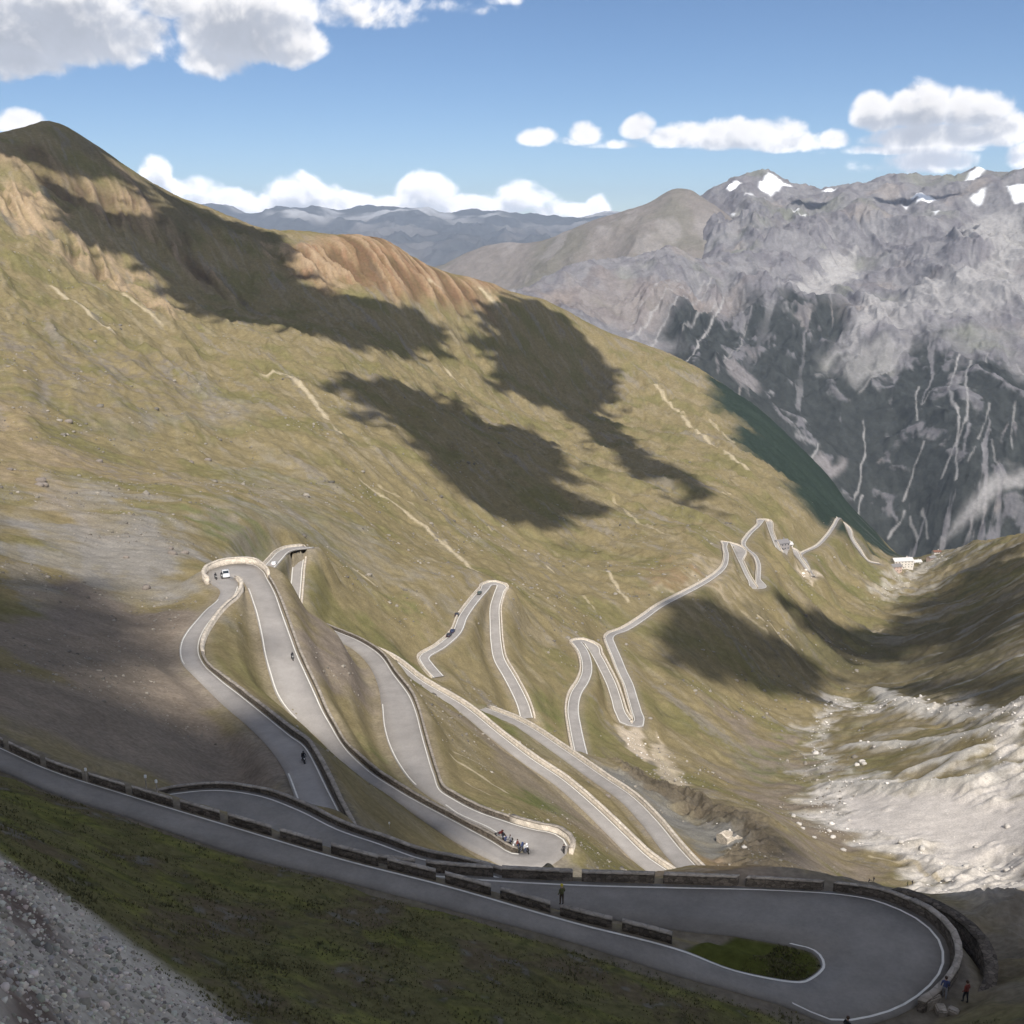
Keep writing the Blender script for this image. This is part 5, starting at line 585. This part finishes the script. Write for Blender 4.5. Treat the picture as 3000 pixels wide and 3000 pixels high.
def stand(loc, rz, top, legs, label, group=None, cap='hair', capmat=None, stride=.12, arm=.1, packed=None):
    J = dict(pelvis=(0, 0, .95, .15), belly=(0, 0, 1.12, .135), chest=(0, 0, 1.36, .165), neck=(0, 0, 1.5, .06), head=(.02, 0, 1.66, .10), crown=(.02, 0, 1.74, .085),
             hl=(0, .1, .9, .1), kl=(stride, .1, .5, .07), al=(stride*.9, .1, .09, .05), tl=(stride*.9+.15, .1, .04, .045), hr=(0, -.1, .9, .1), kr=(-stride*.3, -.1, .5, .07), ar=(-stride, -.1, .09, .05), tr=(-stride+.15, -.1, .04, .045),
             sl=(0, .19, 1.42, .07), el=(-arm*.5, .26, 1.16, .05), wl=(arm, .27, .94, .035), fl=(arm+.03, .27, .85, .038), sr=(0, -.19, 1.42, .07), er=(-.02, -.26, 1.16, .05), wr=(arm*1.6, -.25, .96, .035), fr=(arm*1.6+.03, -.25, .87, .038))
    E = [('pelvis', 'belly'), ('belly', 'chest'), ('chest', 'neck'), ('neck', 'head'), ('head', 'crown'), ('pelvis', 'hl'), ('hl', 'kl'), ('kl', 'al'), ('al', 'tl'), ('pelvis', 'hr'), ('hr', 'kr'), ('kr', 'ar'), ('ar', 'tr'),
         ('chest', 'sl'), ('sl', 'el'), ('el', 'wl'), ('wl', 'fl'), ('chest', 'sr'), ('sr', 'er'), ('er', 'wr'), ('wr', 'fr')]
    def z_(p):
        if p.z > 1.52: return 2
        if abs(p.y) > .2 and p.z < .93: return 2
        if p.z > .98 or abs(p.y) > .21: return 0
        return 3 if p.z < .1 else 1
    o = skin_person('person', J, E, [top, legs, M_skin, M_black], z_, (.02, 0, 1.69), .105, cap, capmat or flat('brown_hair', (.06, .035, .02)), label, loc, rz, group)
    if packed: part('backpack', prim('box', size=(.2, .32, .45), bev=.06, loc=(-.22, 0, 1.26)), packed, o, True)
    return o
def ride(loc, rz, top, helmet, label, group=None):
    """rider seated on a motorcycle, hands on the bars, feet on the pegs; x forward"""
    J = dict(pelvis=(-.18, 0, .92, .15), belly=(-.13, 0, 1.08, .14), chest=(-.02, 0, 1.32, .165), neck=(.05, 0, 1.45, .06), head=(.1, 0, 1.58, .1), crown=(.1, 0, 1.66, .085),
             hl=(-.12, .12, .88, .11), kl=(.25, .2, .78, .085), al=(0, .22, .38, .055), tl=(.14, .22, .32, .05), hr=(-.12, -.12, .88, .11), kr=(.25, -.2, .78, .085), ar=(0, -.22, .38, .055), tr=(.14, -.22, .32, .05),
             sl=(0, .19, 1.36, .075), el=(.2, .3, 1.14, .055), wl=(.42, .3, 1.06, .04), fl=(.5, .3, 1.05, .042), sr=(0, -.19, 1.36, .075), er=(.2, -.3, 1.14, .055), wr=(.42, -.3, 1.06, .04), fr=(.5, -.3, 1.05, .042))
    E = [('pelvis', 'belly'), ('belly', 'chest'), ('chest', 'neck'), ('neck', 'head'), ('head', 'crown'), ('pelvis', 'hl'), ('hl', 'kl'), ('kl', 'al'), ('al', 'tl'), ('pelvis', 'hr'), ('hr', 'kr'), ('kr', 'ar'), ('ar', 'tr'),
         ('chest', 'sl'), ('sl', 'el'), ('el', 'wl'), ('wl', 'fl'), ('chest', 'sr'), ('sr', 'er'), ('er', 'wr'), ('wr', 'fr')]
    o = skin_person('person', J, E, [top, M_black, M_skin], lambda p: 2 if 1.46 < p.z else (0 if p.z > .98 else 1), (.1, 0, 1.6), .12, 'helmet', helmet, label, loc, rz, group); return o
def motorcycle(loc, rz, paint, label, group=None):
    t = thing('motorcycle', label, 'motorcycle', loc, rz, group)
    for x in (-.68, .72):
        w = part('wheel', prim('cyl', r=.3, h=.1, n=20, rx=math.pi/2, loc=(x, 0, .31)), M_chrome, t); part('tyre', [prim('cyl', r=.325, h=.16, n=20, rx=math.pi/2, loc=(x, 0, .325))], M_tyre, w)
    part('engine', [prim('box', size=(.48, .3, .38), bev=.06, loc=(.02, 0, .46)), prim('cyl', r=.05, h=.8, ry=math.pi/2, loc=(-.4, -.16, .36))], M_chrome, t)
    part('tank', prim('prism', profile=[(-.15, .72), (.1, .98), (.38, .98), (.5, .8), (.4, .62), (-.1, .62)], w=.3, bev=.04), paint, t)
    part('seat', prim('box', size=(.75, .26, .12), bev=.04, loc=(-.42, 0, .82), ry=-.08), M_black, t)
    part('fairing', prim('prism', profile=[(.4, .62), (.42, 1.05), (.58, 1.25), (.78, .95), (.72, .66)], w=.36, bev=.05), paint, t)
    part('fork', [prim('cyl', r=.03, h=.78, ry=.42, loc=(.6, s*.09, .66)) for s in (-1, 1)], M_chrome, t)
    part('handlebar', prim('cyl', r=.016, h=.72, rx=math.pi/2, loc=(.48, 0, 1.05)), M_black, t)
    part('headlight', prim('cyl', r=.09, h=.05, ry=math.pi/2, loc=(.77, 0, .88)), M_white, t); return t
def car(loc, rz, paint, label, group=None, van=False):
    t = thing('parked_car' if group else 'car', label, 'car', loc, rz, group)
    pf = [(-2.1, .35), (-2.15, .85), (-1.9, 1.0), (-1.5, 1.42), (-.1, 1.48), (.75, 1.0), (1.9, .85), (2.1, .6), (2.08, .35)]
    part('body', prim('prism', profile=pf, w=1.72, bev=.07), paint, t, True)
    part('window', prim('prism', profile=[(-1.72, 1.03), (-1.42, 1.36), (-.14, 1.41), (.5, 1.04)], w=1.735), M_glass, t)
    part('windscreen', prim('box', size=(.02, 1.4, .9), loc=(.36, 0, 1.262), ry=math.radians(-60.5)), M_glass, t)
    for x in (-1.35, 1.35):
        for s in (-1, 1):
            w = part('wheel', prim('cyl', r=.2, h=.21, n=16, rx=math.pi/2, loc=(x, s*.78, .32)), M_chrome, t); part('tyre', prim('cyl', r=.32, h=.2, n=18, rx=math.pi/2, loc=(x, s*.78, .32)), M_tyre, w)
    for s in (-1, 1): part('headlight', prim('box', size=(.08, .34, .14), bev=.02, loc=(2.07, s*.6, .68)), M_white, t); part('tail_light', prim('box', size=(.06, .25, .16), bev=.02, loc=(-2.13, s*.68, .82)), flat('red_lens', (.4, .01, .01)), t)
    return t
def heading(k, i):
    L, R = RD[k]; M = (L+R)/2; i = min(max(i, 1), len(M)-2); d = M[i+1]-M[i-1]; return math.atan2(d[1], d[0])
def on_road(k, p):
    """nearest point of road k to p, its heading and its deck height there"""
    L, R = RD[k]; M = (L+R)/2; i = int(np.argmin(np.hypot(M[:, 0]-p[0], M[:, 1]-p[1]))); return (p[0], p[1], float(L[i, 2])+.005), heading(k, i)
red = flat('red_paint', (.35, .02, .02), .35); blue = flat('blue_paint', (.05, .1, .35), .4); silver = flat('silver_paint', (.5, .5, .52), .35, .5, .3); white = flat('white_paint', (.75, .75, .75), .35)
dark = flat('dark_jacket', (.02, .022, .03), .9); olive = flat('olive_jacket', (.10, .10, .045), .9); bluej = flat('blue_jacket', (.06, .075, .17), .9); redj = flat('red_jacket', (.17, .04, .03), .9); greyj = flat('grey_jacket', (.25, .25, .27), .9); jeans = flat('jeans', (.05, .07, .14), .9); yellow = flat('yellow_cap', (.6, .5, .05), .8)
for key, k, lab, lab2, h in (('bike1', '1', 'dark motorcycle riding the shaded road at lower left', 'rider in black on the shaded road at lower left', math.pi), ('bike2', '1', 'dark motorcycle alone on the widest sunlit road', 'rider in black alone on the widest sunlit road', 0),
                    ('bike3', '1', 'dark motorcycle at the left rim of the upper left hairpin', 'rider in black at the left rim of the upper left hairpin', math.pi), ('bike4', '1', 'dark motorcycle close behind the white car in the upper left hairpin', 'rider in dark clothes close behind the white car in the upper left hairpin', math.pi)):
    p, a = on_road(k, THINGS[key]); motorcycle(p, a+h, flat('black_paint', (.02, .02, .02), .3), lab); ride(p, a+h, dark, flat('black_helmet', (.03, .03, .03), .3), lab2)
p, a = on_road('1', THINGS['car1']); car(p, a+math.pi, white, 'white car rounding the inside of the upper left hairpin')
p, a = on_road('3b', THINGS['carw']); car(p, a, white, 'white car on the narrow road above the widest road')
for i, p in enumerate(THINGS['vans']):
    p, a = on_road('6', p); car(p, a, (flat('graphite_paint', (.04, .04, .05), .3), flat('navy_paint', (.03, .04, .08), .3), flat('graphite_paint', (.04, .04, .05), .3), flat('green_grey_paint', (.06, .08, .07), .3))[i],
        ('dark car halfway up the left leg of the narrow road', 'dark blue car in the middle of the left leg of the narrow road', 'dark car just below the dark blue car on the narrow road', 'dark greenish car near the top hairpin of the narrow road')[i])
# motorcycles and people gathered at the tip of the median in the middle hairpin
tops = [dark, greyj, redj, flat('white_jacket', (.6, .6, .6), .9), bluej, dark, flat('white_jacket', (.6, .6, .6), .9)]; mk = 0
wh = ['first', 'second', 'third', 'fourth', 'fifth', 'sixth', 'seventh']
for i, p in enumerate(THINGS['group']):
    q, a = on_road('1', p); q = (q[0], q[1], q[2]+.01)
    if i % 2 == 0: motorcycle(q, a+.9+rnd.uniform(-.3, .3), [flat('dull_red_paint', (.14, .03, .03), .5), silver, white, flat('dull_blue_paint', (.04, .06, .14), .5), silver][i//2], ['red', 'silver', 'white', 'blue', 'grey'][i//2]+' motorcycle parked in the cluster in the middle hairpin', 'motorcycles parked in the middle hairpin')
    else: stand(q, rnd.uniform(0, 6), tops[i//2], jeans, 'person in a '+['black', 'grey', 'red', 'white', 'blue'][i//2]+' jacket standing among the motorcycles in the middle hairpin', 'people standing in the middle hairpin'); mk += 1
q, a = on_road('1', THINGS['man']); stand(q, a, dark, M_black, 'person in dark clothes standing by the wall at the head of the middle hairpin')
for i, p in enumerate(THINGS['hikers']):
    stand((p[0], p[1], ground(p[0], p[1])-.02), 2.5+i, [dark, dark, olive, dark][i], M_black, ['hiker in dark clothes, left one of the left pair on the grass', 'dark clad hiker, right one of the left pair on the grass', 'hiker in an olive top, left one of the right pair', 'hiker in dark clothes, right one of the right pair'][i], 'hikers on the grass below the near hairpin', packed=M_black)
# the man on the near wall
w = min(WA, key=lambda o: abs(np.array([v.co[:] for v in o.data.vertices])[:, :2].mean(0)[0]-THINGS['wallman'][0])+abs(np.array([v.co[:] for v in o.data.vertices])[:, :2].mean(0)[1]-THINGS['wallman'][1])*.3)
vv = np.array([v.co[:] for v in w.children[0].data.vertices]); pm_ = vv[:8].mean(0)
stand((pm_[0], pm_[1], vv[:8, 2].max()), math.radians(120), olive, flat('brown_trousers', (.06, .045, .03), .9), 'person in olive clothes and yellow cap standing on the near guard wall', capmat=yellow, cap='cap', stride=.05)
def atxy(u): return u
for key, top, legs, lab, rz in (('bluep', bluej, greyj, 'person in a blue jacket walking at the outer edge of the near hairpin', 1.2), ('redp', redj, M_black, 'person in a red top and black trousers outside the near hairpin wall', 2.0), ('bottomp', M_black, M_black, 'dark clad person at the very bottom edge of the near hairpin', .5)):
    p = THINGS[key]; stand((p[0], p[1], max(p[2], ground(p[0], p[1]))-.01), rz, top, legs, lab)
# stone blocks at the end of the hairpin wall
for i, p in enumerate(THINGS['blocks']):
    o = part('stone_block', prim('box', size=((1.5, .8, .9), (.9, .7, .55), (.7, .6, .5))[i], bev=.09, rz=.5+i), M_cope); o.location = (p[0], p[1], ground(p[0], p[1])+(.38, .2, .18)[i]); tag(o, ('large pale stone block ending the wall at the lower right of the near hairpin', 'smaller pale stone block below the large one near the hairpin', 'smallest stone block at the bottom right of the near hairpin')[i], 'stone block')
# marker posts
plab = ['leftmost grey marker post standing behind the near guard wall', 'thin grey marker post near the start of the curved road', 'marker post with a wide white head near the start of the curved road', 'short white topped marker post above the curved road', 'short white topped marker post on the shaded bank below the lower left road']
for i, p in enumerate(THINGS['posts']):
    h = (1.5, 1.7, 1.5, .9, .9)[i]; t = thing('marker_post', plab[i], 'post', (p[0], p[1], ground(p[0], p[1])-.1), 0, 'roadside marker posts')
    part('pole', prim('cyl', r=.05, h=h, n=10, loc=(0, 0, h/2)), M_cope, t); part('reflector', prim('box', size=(.2, .12, .3), bev=.03, loc=(0, 0, h)), M_white, t)

# ------------------------------------------------------------------ the hamlet and the house by the switchbacks
M_render = flat('white_render', (.72, .68, .62), .9, .1); M_pink = flat('pink_render', (.55, .42, .36), .9, .1); M_roof = flat('grey_roof', (.22, .21, .21), .8, .2); M_roofr = flat('brown_roof', (.19, .10, .07), .8, .2); M_roofw = flat('pale_metal_roof', (.62, .6, .58), .6, .3); M_wood = flat('dark_wood', (.07, .05, .035), .8, .2)
def house(loc, rz, lx, ly, h, rh, wallm, roofm, label, chim=True, nw=5, st=2, group=None):
    t = thing('house', label, 'house', loc, rz, group); part('wall', prim('prism', profile=[(-ly/2, -3), (-ly/2, h), (0, h+rh), (ly/2, h), (ly/2, -3)], w=lx, rz=math.pi/2), wallm, t)
    ov = .7; rl = []
    for s in (-1, 1):
        Lg = math.hypot(ly/2, rh)+ov; a = math.atan2(rh, ly/2); cy_ = s*(ly/2+ov*math.cos(a))/2; cz = h+rh-(ly/2+ov*math.cos(a))/2*math.tan(a)+.18; rl.append(prim('box', size=(lx+1.2, Lg, .25), loc=(0, cy_, cz), rx=-s*a))
    rf = part('roof', rl, roofm, t)
    if chim: part('chimney', prim('box', size=(.9, .9, 2.2), loc=(lx*.25, ly*.12, h+rh+.3)), wallm, rf)
    for s in (-1, 1):
        for f in range(st):
            for k in range(nw):
                x = -lx/2+lx*(k+.5)/nw; zz = (f+.55)*h/st
                wdw = part('window', prim('box', size=(1.1, .12, 1.35), loc=(x, s*(ly/2+.02), zz)), M_glass, t)
    part('door', prim('box', size=(1.3, .14, 2.2), loc=(0, -(ly/2+.09), 1.1)), M_wood, t); return t
V_ = THINGS['village']
spec = [(0, 20, 11, 8, 3, M_pink, M_roof, 'pinkish house with grey roof at the left end of the hamlet', .3), (1, 30, 13, 11, 3.5, M_render, M_roofw, 'largest white house in the middle of the hamlet', .15), (2, 24, 12, 12, 4, M_render, M_roofw, 'tall white house with pale roof at the right of the hamlet centre', 1.2),
        (3, 22, 11, 8, 3, M_render, M_roofr, 'white house with brown roof behind the hamlet centre', .1), (4, 16, 10, 8, 3, M_pink, M_roof, 'small pink house at the back of the hamlet', .9), (5, 16, 9, 6, 2.5, M_render, M_roofw, 'white outlying house just right of the hamlet', .2), (6, 12, 8, 4.5, 2, M_render, M_roofr, 'tiny white hut farthest right on the plateau edge', .1), (7, 13, 8, 4.5, 2.2, M_pink, M_roof, 'small pink hut below the plateau edge right of the hamlet', .5)]
for i, lx, ly, h, rh, wm, rm, lab, rz in spec:
    p = V_[i]; house((p[0], p[1], ground(p[0], p[1])), rz, lx, ly, h, rh, wm, rm, lab, st=3 if h > 9 else 2, nw=6 if lx > 20 else 4, group=None)
Hh = THINGS['hut']
p = Hh[0]; house((p[0], p[1], ground(p[0], p[1])), .4, 15, 10, 8, 3, flat('grey_render', (.33, .31, .31), .9, .1), M_roof, 'grey house by the switchback road above the hamlet', nw=4)
p = Hh[1]; house((p[0], p[1], ground(p[0], p[1])), .4, 7, 6, 6, 2.2, M_render, M_roofw, 'small bright white house beside the grey house at the switchbacks', nw=2)

# ruined pale stone hut by the dark outcrop
p = THINGS['ruin']; t = thing('ruin', 'small pale roofless stone ruin beside the dark outcrop right of the lower roads', 'ruin', (p[0], p[1], ground(p[0], p[1])), .5)
for pr, w_, lc, rz_ in (([(-3, -1), (-3, 2.2), (-1.6, 2.6), (.2, 1.5), (1.2, 1.9), (3, .6), (3, -1)], .6, (0, -2, 0), 0), ([(-2, -1), (-2, 2.1), (0, 2.5), (2, 1.2), (2, -1)], .6, (-2.7, .3, 0), math.pi/2), ([(-2.4, -1), (-2.4, .9), (0, 1.4), (2.4, .5), (2.4, -1)], .6, (.3, 2.3, 0), 0)):
    part('wall', prim('prism', profile=pr, w=w_, loc=lc, rz=rz_), M_wallpale, t)
part('slab', prim('box', size=(4.5, 2.6, .4), bev=.08, loc=(3.4, -4.2, .3), rx=.12), flat('pinkish_stone', (.5, .38, .33), .9, .1), t)
# ------------------------------------------------------------------ camera, light, sky
cam = bpy.data.cameras.new('camera'); co = bpy.data.objects.new('camera', cam); C.objects.link(co)
co.location = (0, 0, 0); co.rotation_euler = (math.radians(75), 0, 0); cam.sensor_width = 36; cam.lens = 3105/3000*36; cam.clip_start = .5; cam.clip_end = 90000
S = bpy.context.scene; S.camera = co
sd = Vector(SUN_DIR); el = math.asin(sd.z)
sun = bpy.data.lights.new('sun', 'SUN'); sun.energy = 3.9; sun.angle = math.radians(.55); sun.color = (1, .945, .87)
so = bpy.data.objects.new('sun', sun); C.objects.link(so); so.rotation_euler = sd.to_track_quat('Z', 'Y').to_euler(); so.location = sd*500
W = bpy.data.worlds.new('World'); S.world = W; W.cycles.sampling_method = 'NONE'; W.use_nodes = True; nt = W.node_tree; N = nt.nodes; L = nt.links
for n in list(N): N.remove(n)
def nd(t, **k):
    n = N.new(t)
    for a, v in k.items(): setattr(n, a, v)
    return n
def mth(op, a, b=None, c=None, clamp=False):
    n = nd('ShaderNodeMath', operation=op, use_clamp=clamp)
    for i, v in enumerate((a, b, c)):
        if v is None: continue
        if isinstance(v, (int, float)): n.inputs[i].default_value = v
        else: L.new(v, n.inputs[i])
    return n.outputs[0]
out = nd('ShaderNodeOutputWorld'); sky = nd('ShaderNodeTexSky', sky_type='NISHITA'); sky.sun_disc = False; sky.sun_elevation = el
sky.sun_rotation = math.atan2(sd.x, sd.y); sky.altitude = 2700; sky.air_density = 1.0; sky.dust_density = .3; sky.ozone_density = 5
bg = nd('ShaderNodeBackground'); bg.inputs['Strength'].default_value = SKY_STR; L.new(sky.outputs[0], bg.inputs['Color'])
# clouds as a function of direction: azimuth (deg, x) and elevation (deg, y)
tc = nd('ShaderNodeTexCoord'); sx = nd('ShaderNodeSeparateXYZ'); L.new(tc.outputs['Generated'], sx.inputs[0])
az = mth('MULTIPLY', mth('ARCTAN2', sx.outputs[0], sx.outputs[1]), 57.2958); elv = mth('MULTIPLY', mth('ARCSINE', sx.outputs[2]), 57.2958)
cb = nd('ShaderNodeCombineXYZ'); L.new(az, cb.inputs[0]); L.new(elv, cb.inputs[1])
def vm(op, a, b=None, c=None):
    n = nd('ShaderNodeVectorMath', operation=op)
    for i, v in enumerate((a, b, c)):
        if v is None: continue
        if isinstance(v, tuple): n.inputs[i].default_value = v
        else: L.new(v, n.inputs[i])
    return n
def shapes(vec):
    shape = None
    for ca, ce, ra, re_, am in CLOUDS:
        q = vm('MULTIPLY_ADD', vec, (1/ra, 1/re_, 0), (-ca/ra, -ce/re_, 0)); d2 = vm('DOT_PRODUCT', q.outputs[0], q.outputs[0])
        q2 = vm('MULTIPLY', vm('MINIMUM', q.outputs[0], (0, 0, 0)).outputs[0], (0, 1.5, 0)); d3 = vm('DOT_PRODUCT', q2.outputs[0], q2.outputs[0]); s2 = mth('ADD', d2.outputs['Value'], d3.outputs['Value'])
        f = mth('MULTIPLY_ADD', s2, -am, am) if 1 else mth('MULTIPLY_ADD', d2.outputs['Value'], -am, am); shape = f if shape is None else mth('MAXIMUM', shape, f)
    return mth('MAXIMUM', shape, -1.5)
shape = shapes(cb.outputs[0]); up = shapes(vm('ADD', cb.outputs[0], (.1, .95, 0)).outputs[0])
def puffs(vec):
    n1 = nd('ShaderNodeTexNoise'); n1.inputs['Scale'].default_value = .42; n1.inputs['Detail'].default_value = 8; n1.inputs['Roughness'].default_value = .56; n1.inputs['Distortion'].default_value = .35
    v = nd('ShaderNodeTexVoronoi', feature='SMOOTH_F1'); v.inputs['Scale'].default_value = .85; v.inputs['Smoothness'].default_value = .6; v.inputs['Detail'].default_value = 1.5; v.inputs['Roughness'].default_value = .55
    L.new(vec, n1.inputs['Vector']); L.new(vec, v.inputs['Vector'])
    return mth('ADD', mth('MULTIPLY_ADD', n1.outputs['Fac'], 2.6, -1.3), mth('MULTIPLY_ADD', v.outputs['Distance'], -.5, .21))
p0 = puffs(cb.outputs[0]); p1 = puffs(vm('ADD', cb.outputs[0], (.22, .5, 0)).outputs[0])
d0 = mth('ADD', shape, p0); d1 = mth('ADD', mth('ADD', p1, shape), mth('MULTIPLY_ADD', mth('MAXIMUM', up, -.3), .62, -.14))
cov = nd('ShaderNodeMapRange', interpolation_type='SMOOTHERSTEP'); L.new(d0, cov.inputs['Value']); cov.inputs['From Min'].default_value = -.28; cov.inputs['From Max'].default_value = .62
lit = nd('ShaderNodeMapRange', interpolation_type='SMOOTHSTEP'); L.new(mth('SUBTRACT', d0, d1), lit.inputs['Value']); lit.inputs['From Min'].default_value = -.75; lit.inputs['From Max'].default_value = .25
thick = nd('ShaderNodeMapRange'); L.new(d0, thick.inputs['Value']); thick.inputs['From Min'].default_value = .1; thick.inputs['From Max'].default_value = 1.4; thick.inputs['To Min'].default_value = 1; thick.inputs['To Max'].default_value = .8
cc = nd('ShaderNodeMixRGB'); cc.inputs[1].default_value = (.50, .53, .60, 1); cc.inputs[2].default_value = (1.0, .98, .98, 1); L.new(lit.outputs[0], cc.inputs[0])
em = nd('ShaderNodeBackground'); L.new(cc.outputs[0], em.inputs['Color']); low = nd('ShaderNodeMapRange'); L.new(elv, low.inputs['Value']); low.inputs['From Min'].default_value = 2.; low.inputs['From Max'].default_value = 5.; low.inputs['To Min'].default_value = 1.45; low.inputs['To Max'].default_value = 1; L.new(mth('MULTIPLY', mth('MULTIPLY', thick.outputs[0], low.outputs[0]), CLOUD_STR), em.inputs['Strength'])
mix = nd('ShaderNodeMixShader'); L.new(mth('MULTIPLY', cov.outputs[0], .97), mix.inputs[0]); L.new(bg.outputs[0], mix.inputs[1]); L.new(em.outputs[0], mix.inputs[2])
# the rest of the sky: unseen broken cloud overhead, added as neutral fill light
nz = nd('ShaderNodeTexNoise'); nz.inputs['Scale'].default_value = 2.6; nz.inputs['Detail'].default_value = 3; L.new(tc.outputs['Generated'], nz.inputs['Vector'])
oc = nd('ShaderNodeMapRange', interpolation_type='SMOOTHSTEP'); L.new(nz.outputs['Fac'], oc.inputs['Value']); oc.inputs['From Min'].default_value = .47; oc.inputs['From Max'].default_value = .60
bg2 = nd('ShaderNodeBackground'); bg2.inputs['Strength'].default_value = SKY_STR; L.new(sky.outputs[0], bg2.inputs['Color'])
em2 = nd('ShaderNodeBackground'); em2.inputs['Color'].default_value = (.95, .93, .92, 1); em2.inputs['Strength'].default_value = CLOUD_STR*.92
mix2 = nd('ShaderNodeMixShader'); L.new(oc.outputs[0], mix2.inputs[0]); L.new(bg2.outputs[0], mix2.inputs[1]); L.new(em2.outputs[0], mix2.inputs[2])
band = mth('MULTIPLY', mth('LESS_THAN', elv, 26), mth('LESS_THAN', mth('ABSOLUTE', az), 50))
mix3 = nd('ShaderNodeMixShader'); L.new(band, mix3.inputs[0]); L.new(mix2.outputs[0], mix3.inputs[1]); L.new(mix.outputs[0], mix3.inputs[2]); L.new(mix3.outputs[0], out.inputs[0])

# ------------------------------------------------------------------ clouds overhead that throw the shadows on the slopes
M_cloud = mat('cloud_white', (.85, .86, .88), 1, 0, [(.01, .05)], [(.02, .5, 8)])
def cloud(i, zc, outline):
    P = np.array(outline); c = P.mean(0); x0, y0 = P.min(0); x1, y1 = P.max(0); ext = max(x1-x0, y1-y0); sc = .22*min(x1-x0, y1-y0)+20; st = max(5., min(9., ext/110)) if ext < 1500 else 14.
    soft = min(40., .13*min(x1-x0, y1-y0)+4); pad = soft*2
    xs = np.arange(x0-pad, x1+pad, st); ys = np.arange(y0-pad, y1+pad, st); gx, gy = np.meshgrid(xs, ys, indexing='ij')
    wx_ = fbm(gx/60+i*7, gy/60, 5, 501)*1.6; wy_ = fbm(gx/60, gy/60+i*5, 5, 503)*1.6
    m = poly_mask(gx, gy, outline, soft*2.0, wx_*.6, wy_*.5)
    f = m+(fbm(gx/st/2.6, gy/st/2.6, 2, 507))*1.1*(m < .985); ins = f > .42
    H_ = min(55., .16*min(x1-x0, y1-y0)); m2 = poly_mask(gx, gy, outline, 3.4*H_, wx_*.1, wy_*.1)
    h = H_*np.clip(2*(m2-.5), 0, 1)*(.75+.6*(fbm(gx/60, gy/60, 4, 505)+.3))+3
    top = np.stack([gx, gy, zc+h], -1).reshape(-1, 3); bot = np.stack([gx, gy, zc-h*.18], -1).reshape(-1, 3); nn = len(top)
    idx = np.arange(nn).reshape(gx.shape); cell = ins[:-1, :-1] & ins[1:, :-1] & ins[1:, 1:] & ins[:-1, 1:]
    q = np.stack([idx[:-1, :-1], idx[1:, :-1], idx[1:, 1:], idx[:-1, 1:]], -1)[cell]
    F = [q, q[:, ::-1]+nn]
    cp_ = np.pad(cell, 1)
    def side(mask, a, b):
        ii, jj = np.where(mask); A = idx[ii+a[0], jj+a[1]]; B = idx[ii+b[0], jj+b[1]]; F.append(np.stack([B, A, A+nn, B+nn], -1))
    side(cell & ~cp_[:-2, 1:-1], (0, 1), (0, 0)); side(cell & ~cp_[2:, 1:-1], (1, 0), (1, 1)); side(cell & ~cp_[1:-1, :-2], (0, 0), (1, 0)); side(cell & ~cp_[1:-1, 2:], (1, 1), (0, 1))
    F = np.concatenate(F); used = np.unique(F); V = np.r_[top, bot]; remap = np.zeros(len(V), int); remap[used] = np.arange(len(used))
    o = mesh_np('cloud', V[used], remap[F], M_cloud); tag(o, 'white cumulus cloud overhead throwing a shadow on the slopes', 'cloud', 'clouds overhead'); return o
for i, (zc, ol) in enumerate(CLOUD_OUTLINES): cloud(i, zc, ol)

# ------------------------------------------------------------------ air
if HAZE:
    x0, x1, y0, y1, z0, z1 = -27000, 27000, -400, 26500, -2300, 900
    V = np.array([(x, y, z) for x in (x0, x1) for y in (y0, y1) for z in (z0, z1)], float); F = np.array([(0, 1, 3, 2), (4, 6, 7, 5), (0, 4, 5, 1), (2, 3, 7, 6), (0, 2, 6, 4), (1, 5, 7, 3)])
    hz = mesh_np('haze', V, F, smooth=False); tag(hz, 'thin bluish mountain air', kind='stuff')
    m = bpy.data.materials.new('air'); m.use_nodes = True; t = m.node_tree; t.nodes.remove(t.nodes['Principled BSDF']); v = t.nodes.new('ShaderNodeVolumePrincipled')
    v.inputs['Color'].default_value = (.62, .76, 1, 1); v.inputs['Density'].default_value = HAZE; v.inputs['Anisotropy'].default_value = 0; t.links.new(v.outputs[0], t.nodes['Material Output'].inputs['Volume']); hz.data.materials.append(m)
S.view_settings.view_transform = 'Standard'; S.view_settings.look = 'None'; S.view_settings.exposure = EXPO; S.view_settings.gamma = 1
cy = S.cycles; cy.max_bounces = 4; cy.diffuse_bounces = 2; cy.glossy_bounces = 1; cy.transmission_bounces = 1; cy.volume_bounces = 0; cy.transparent_max_bounces = 4
cy.use_denoising = True; cy.use_adaptive_sampling = True; cy.adaptive_threshold = .02; cy.caustics_reflective = False; cy.caustics_refractive = False
try: cy.denoiser = 'OPENIMAGEDENOISE'
except Exception: pass
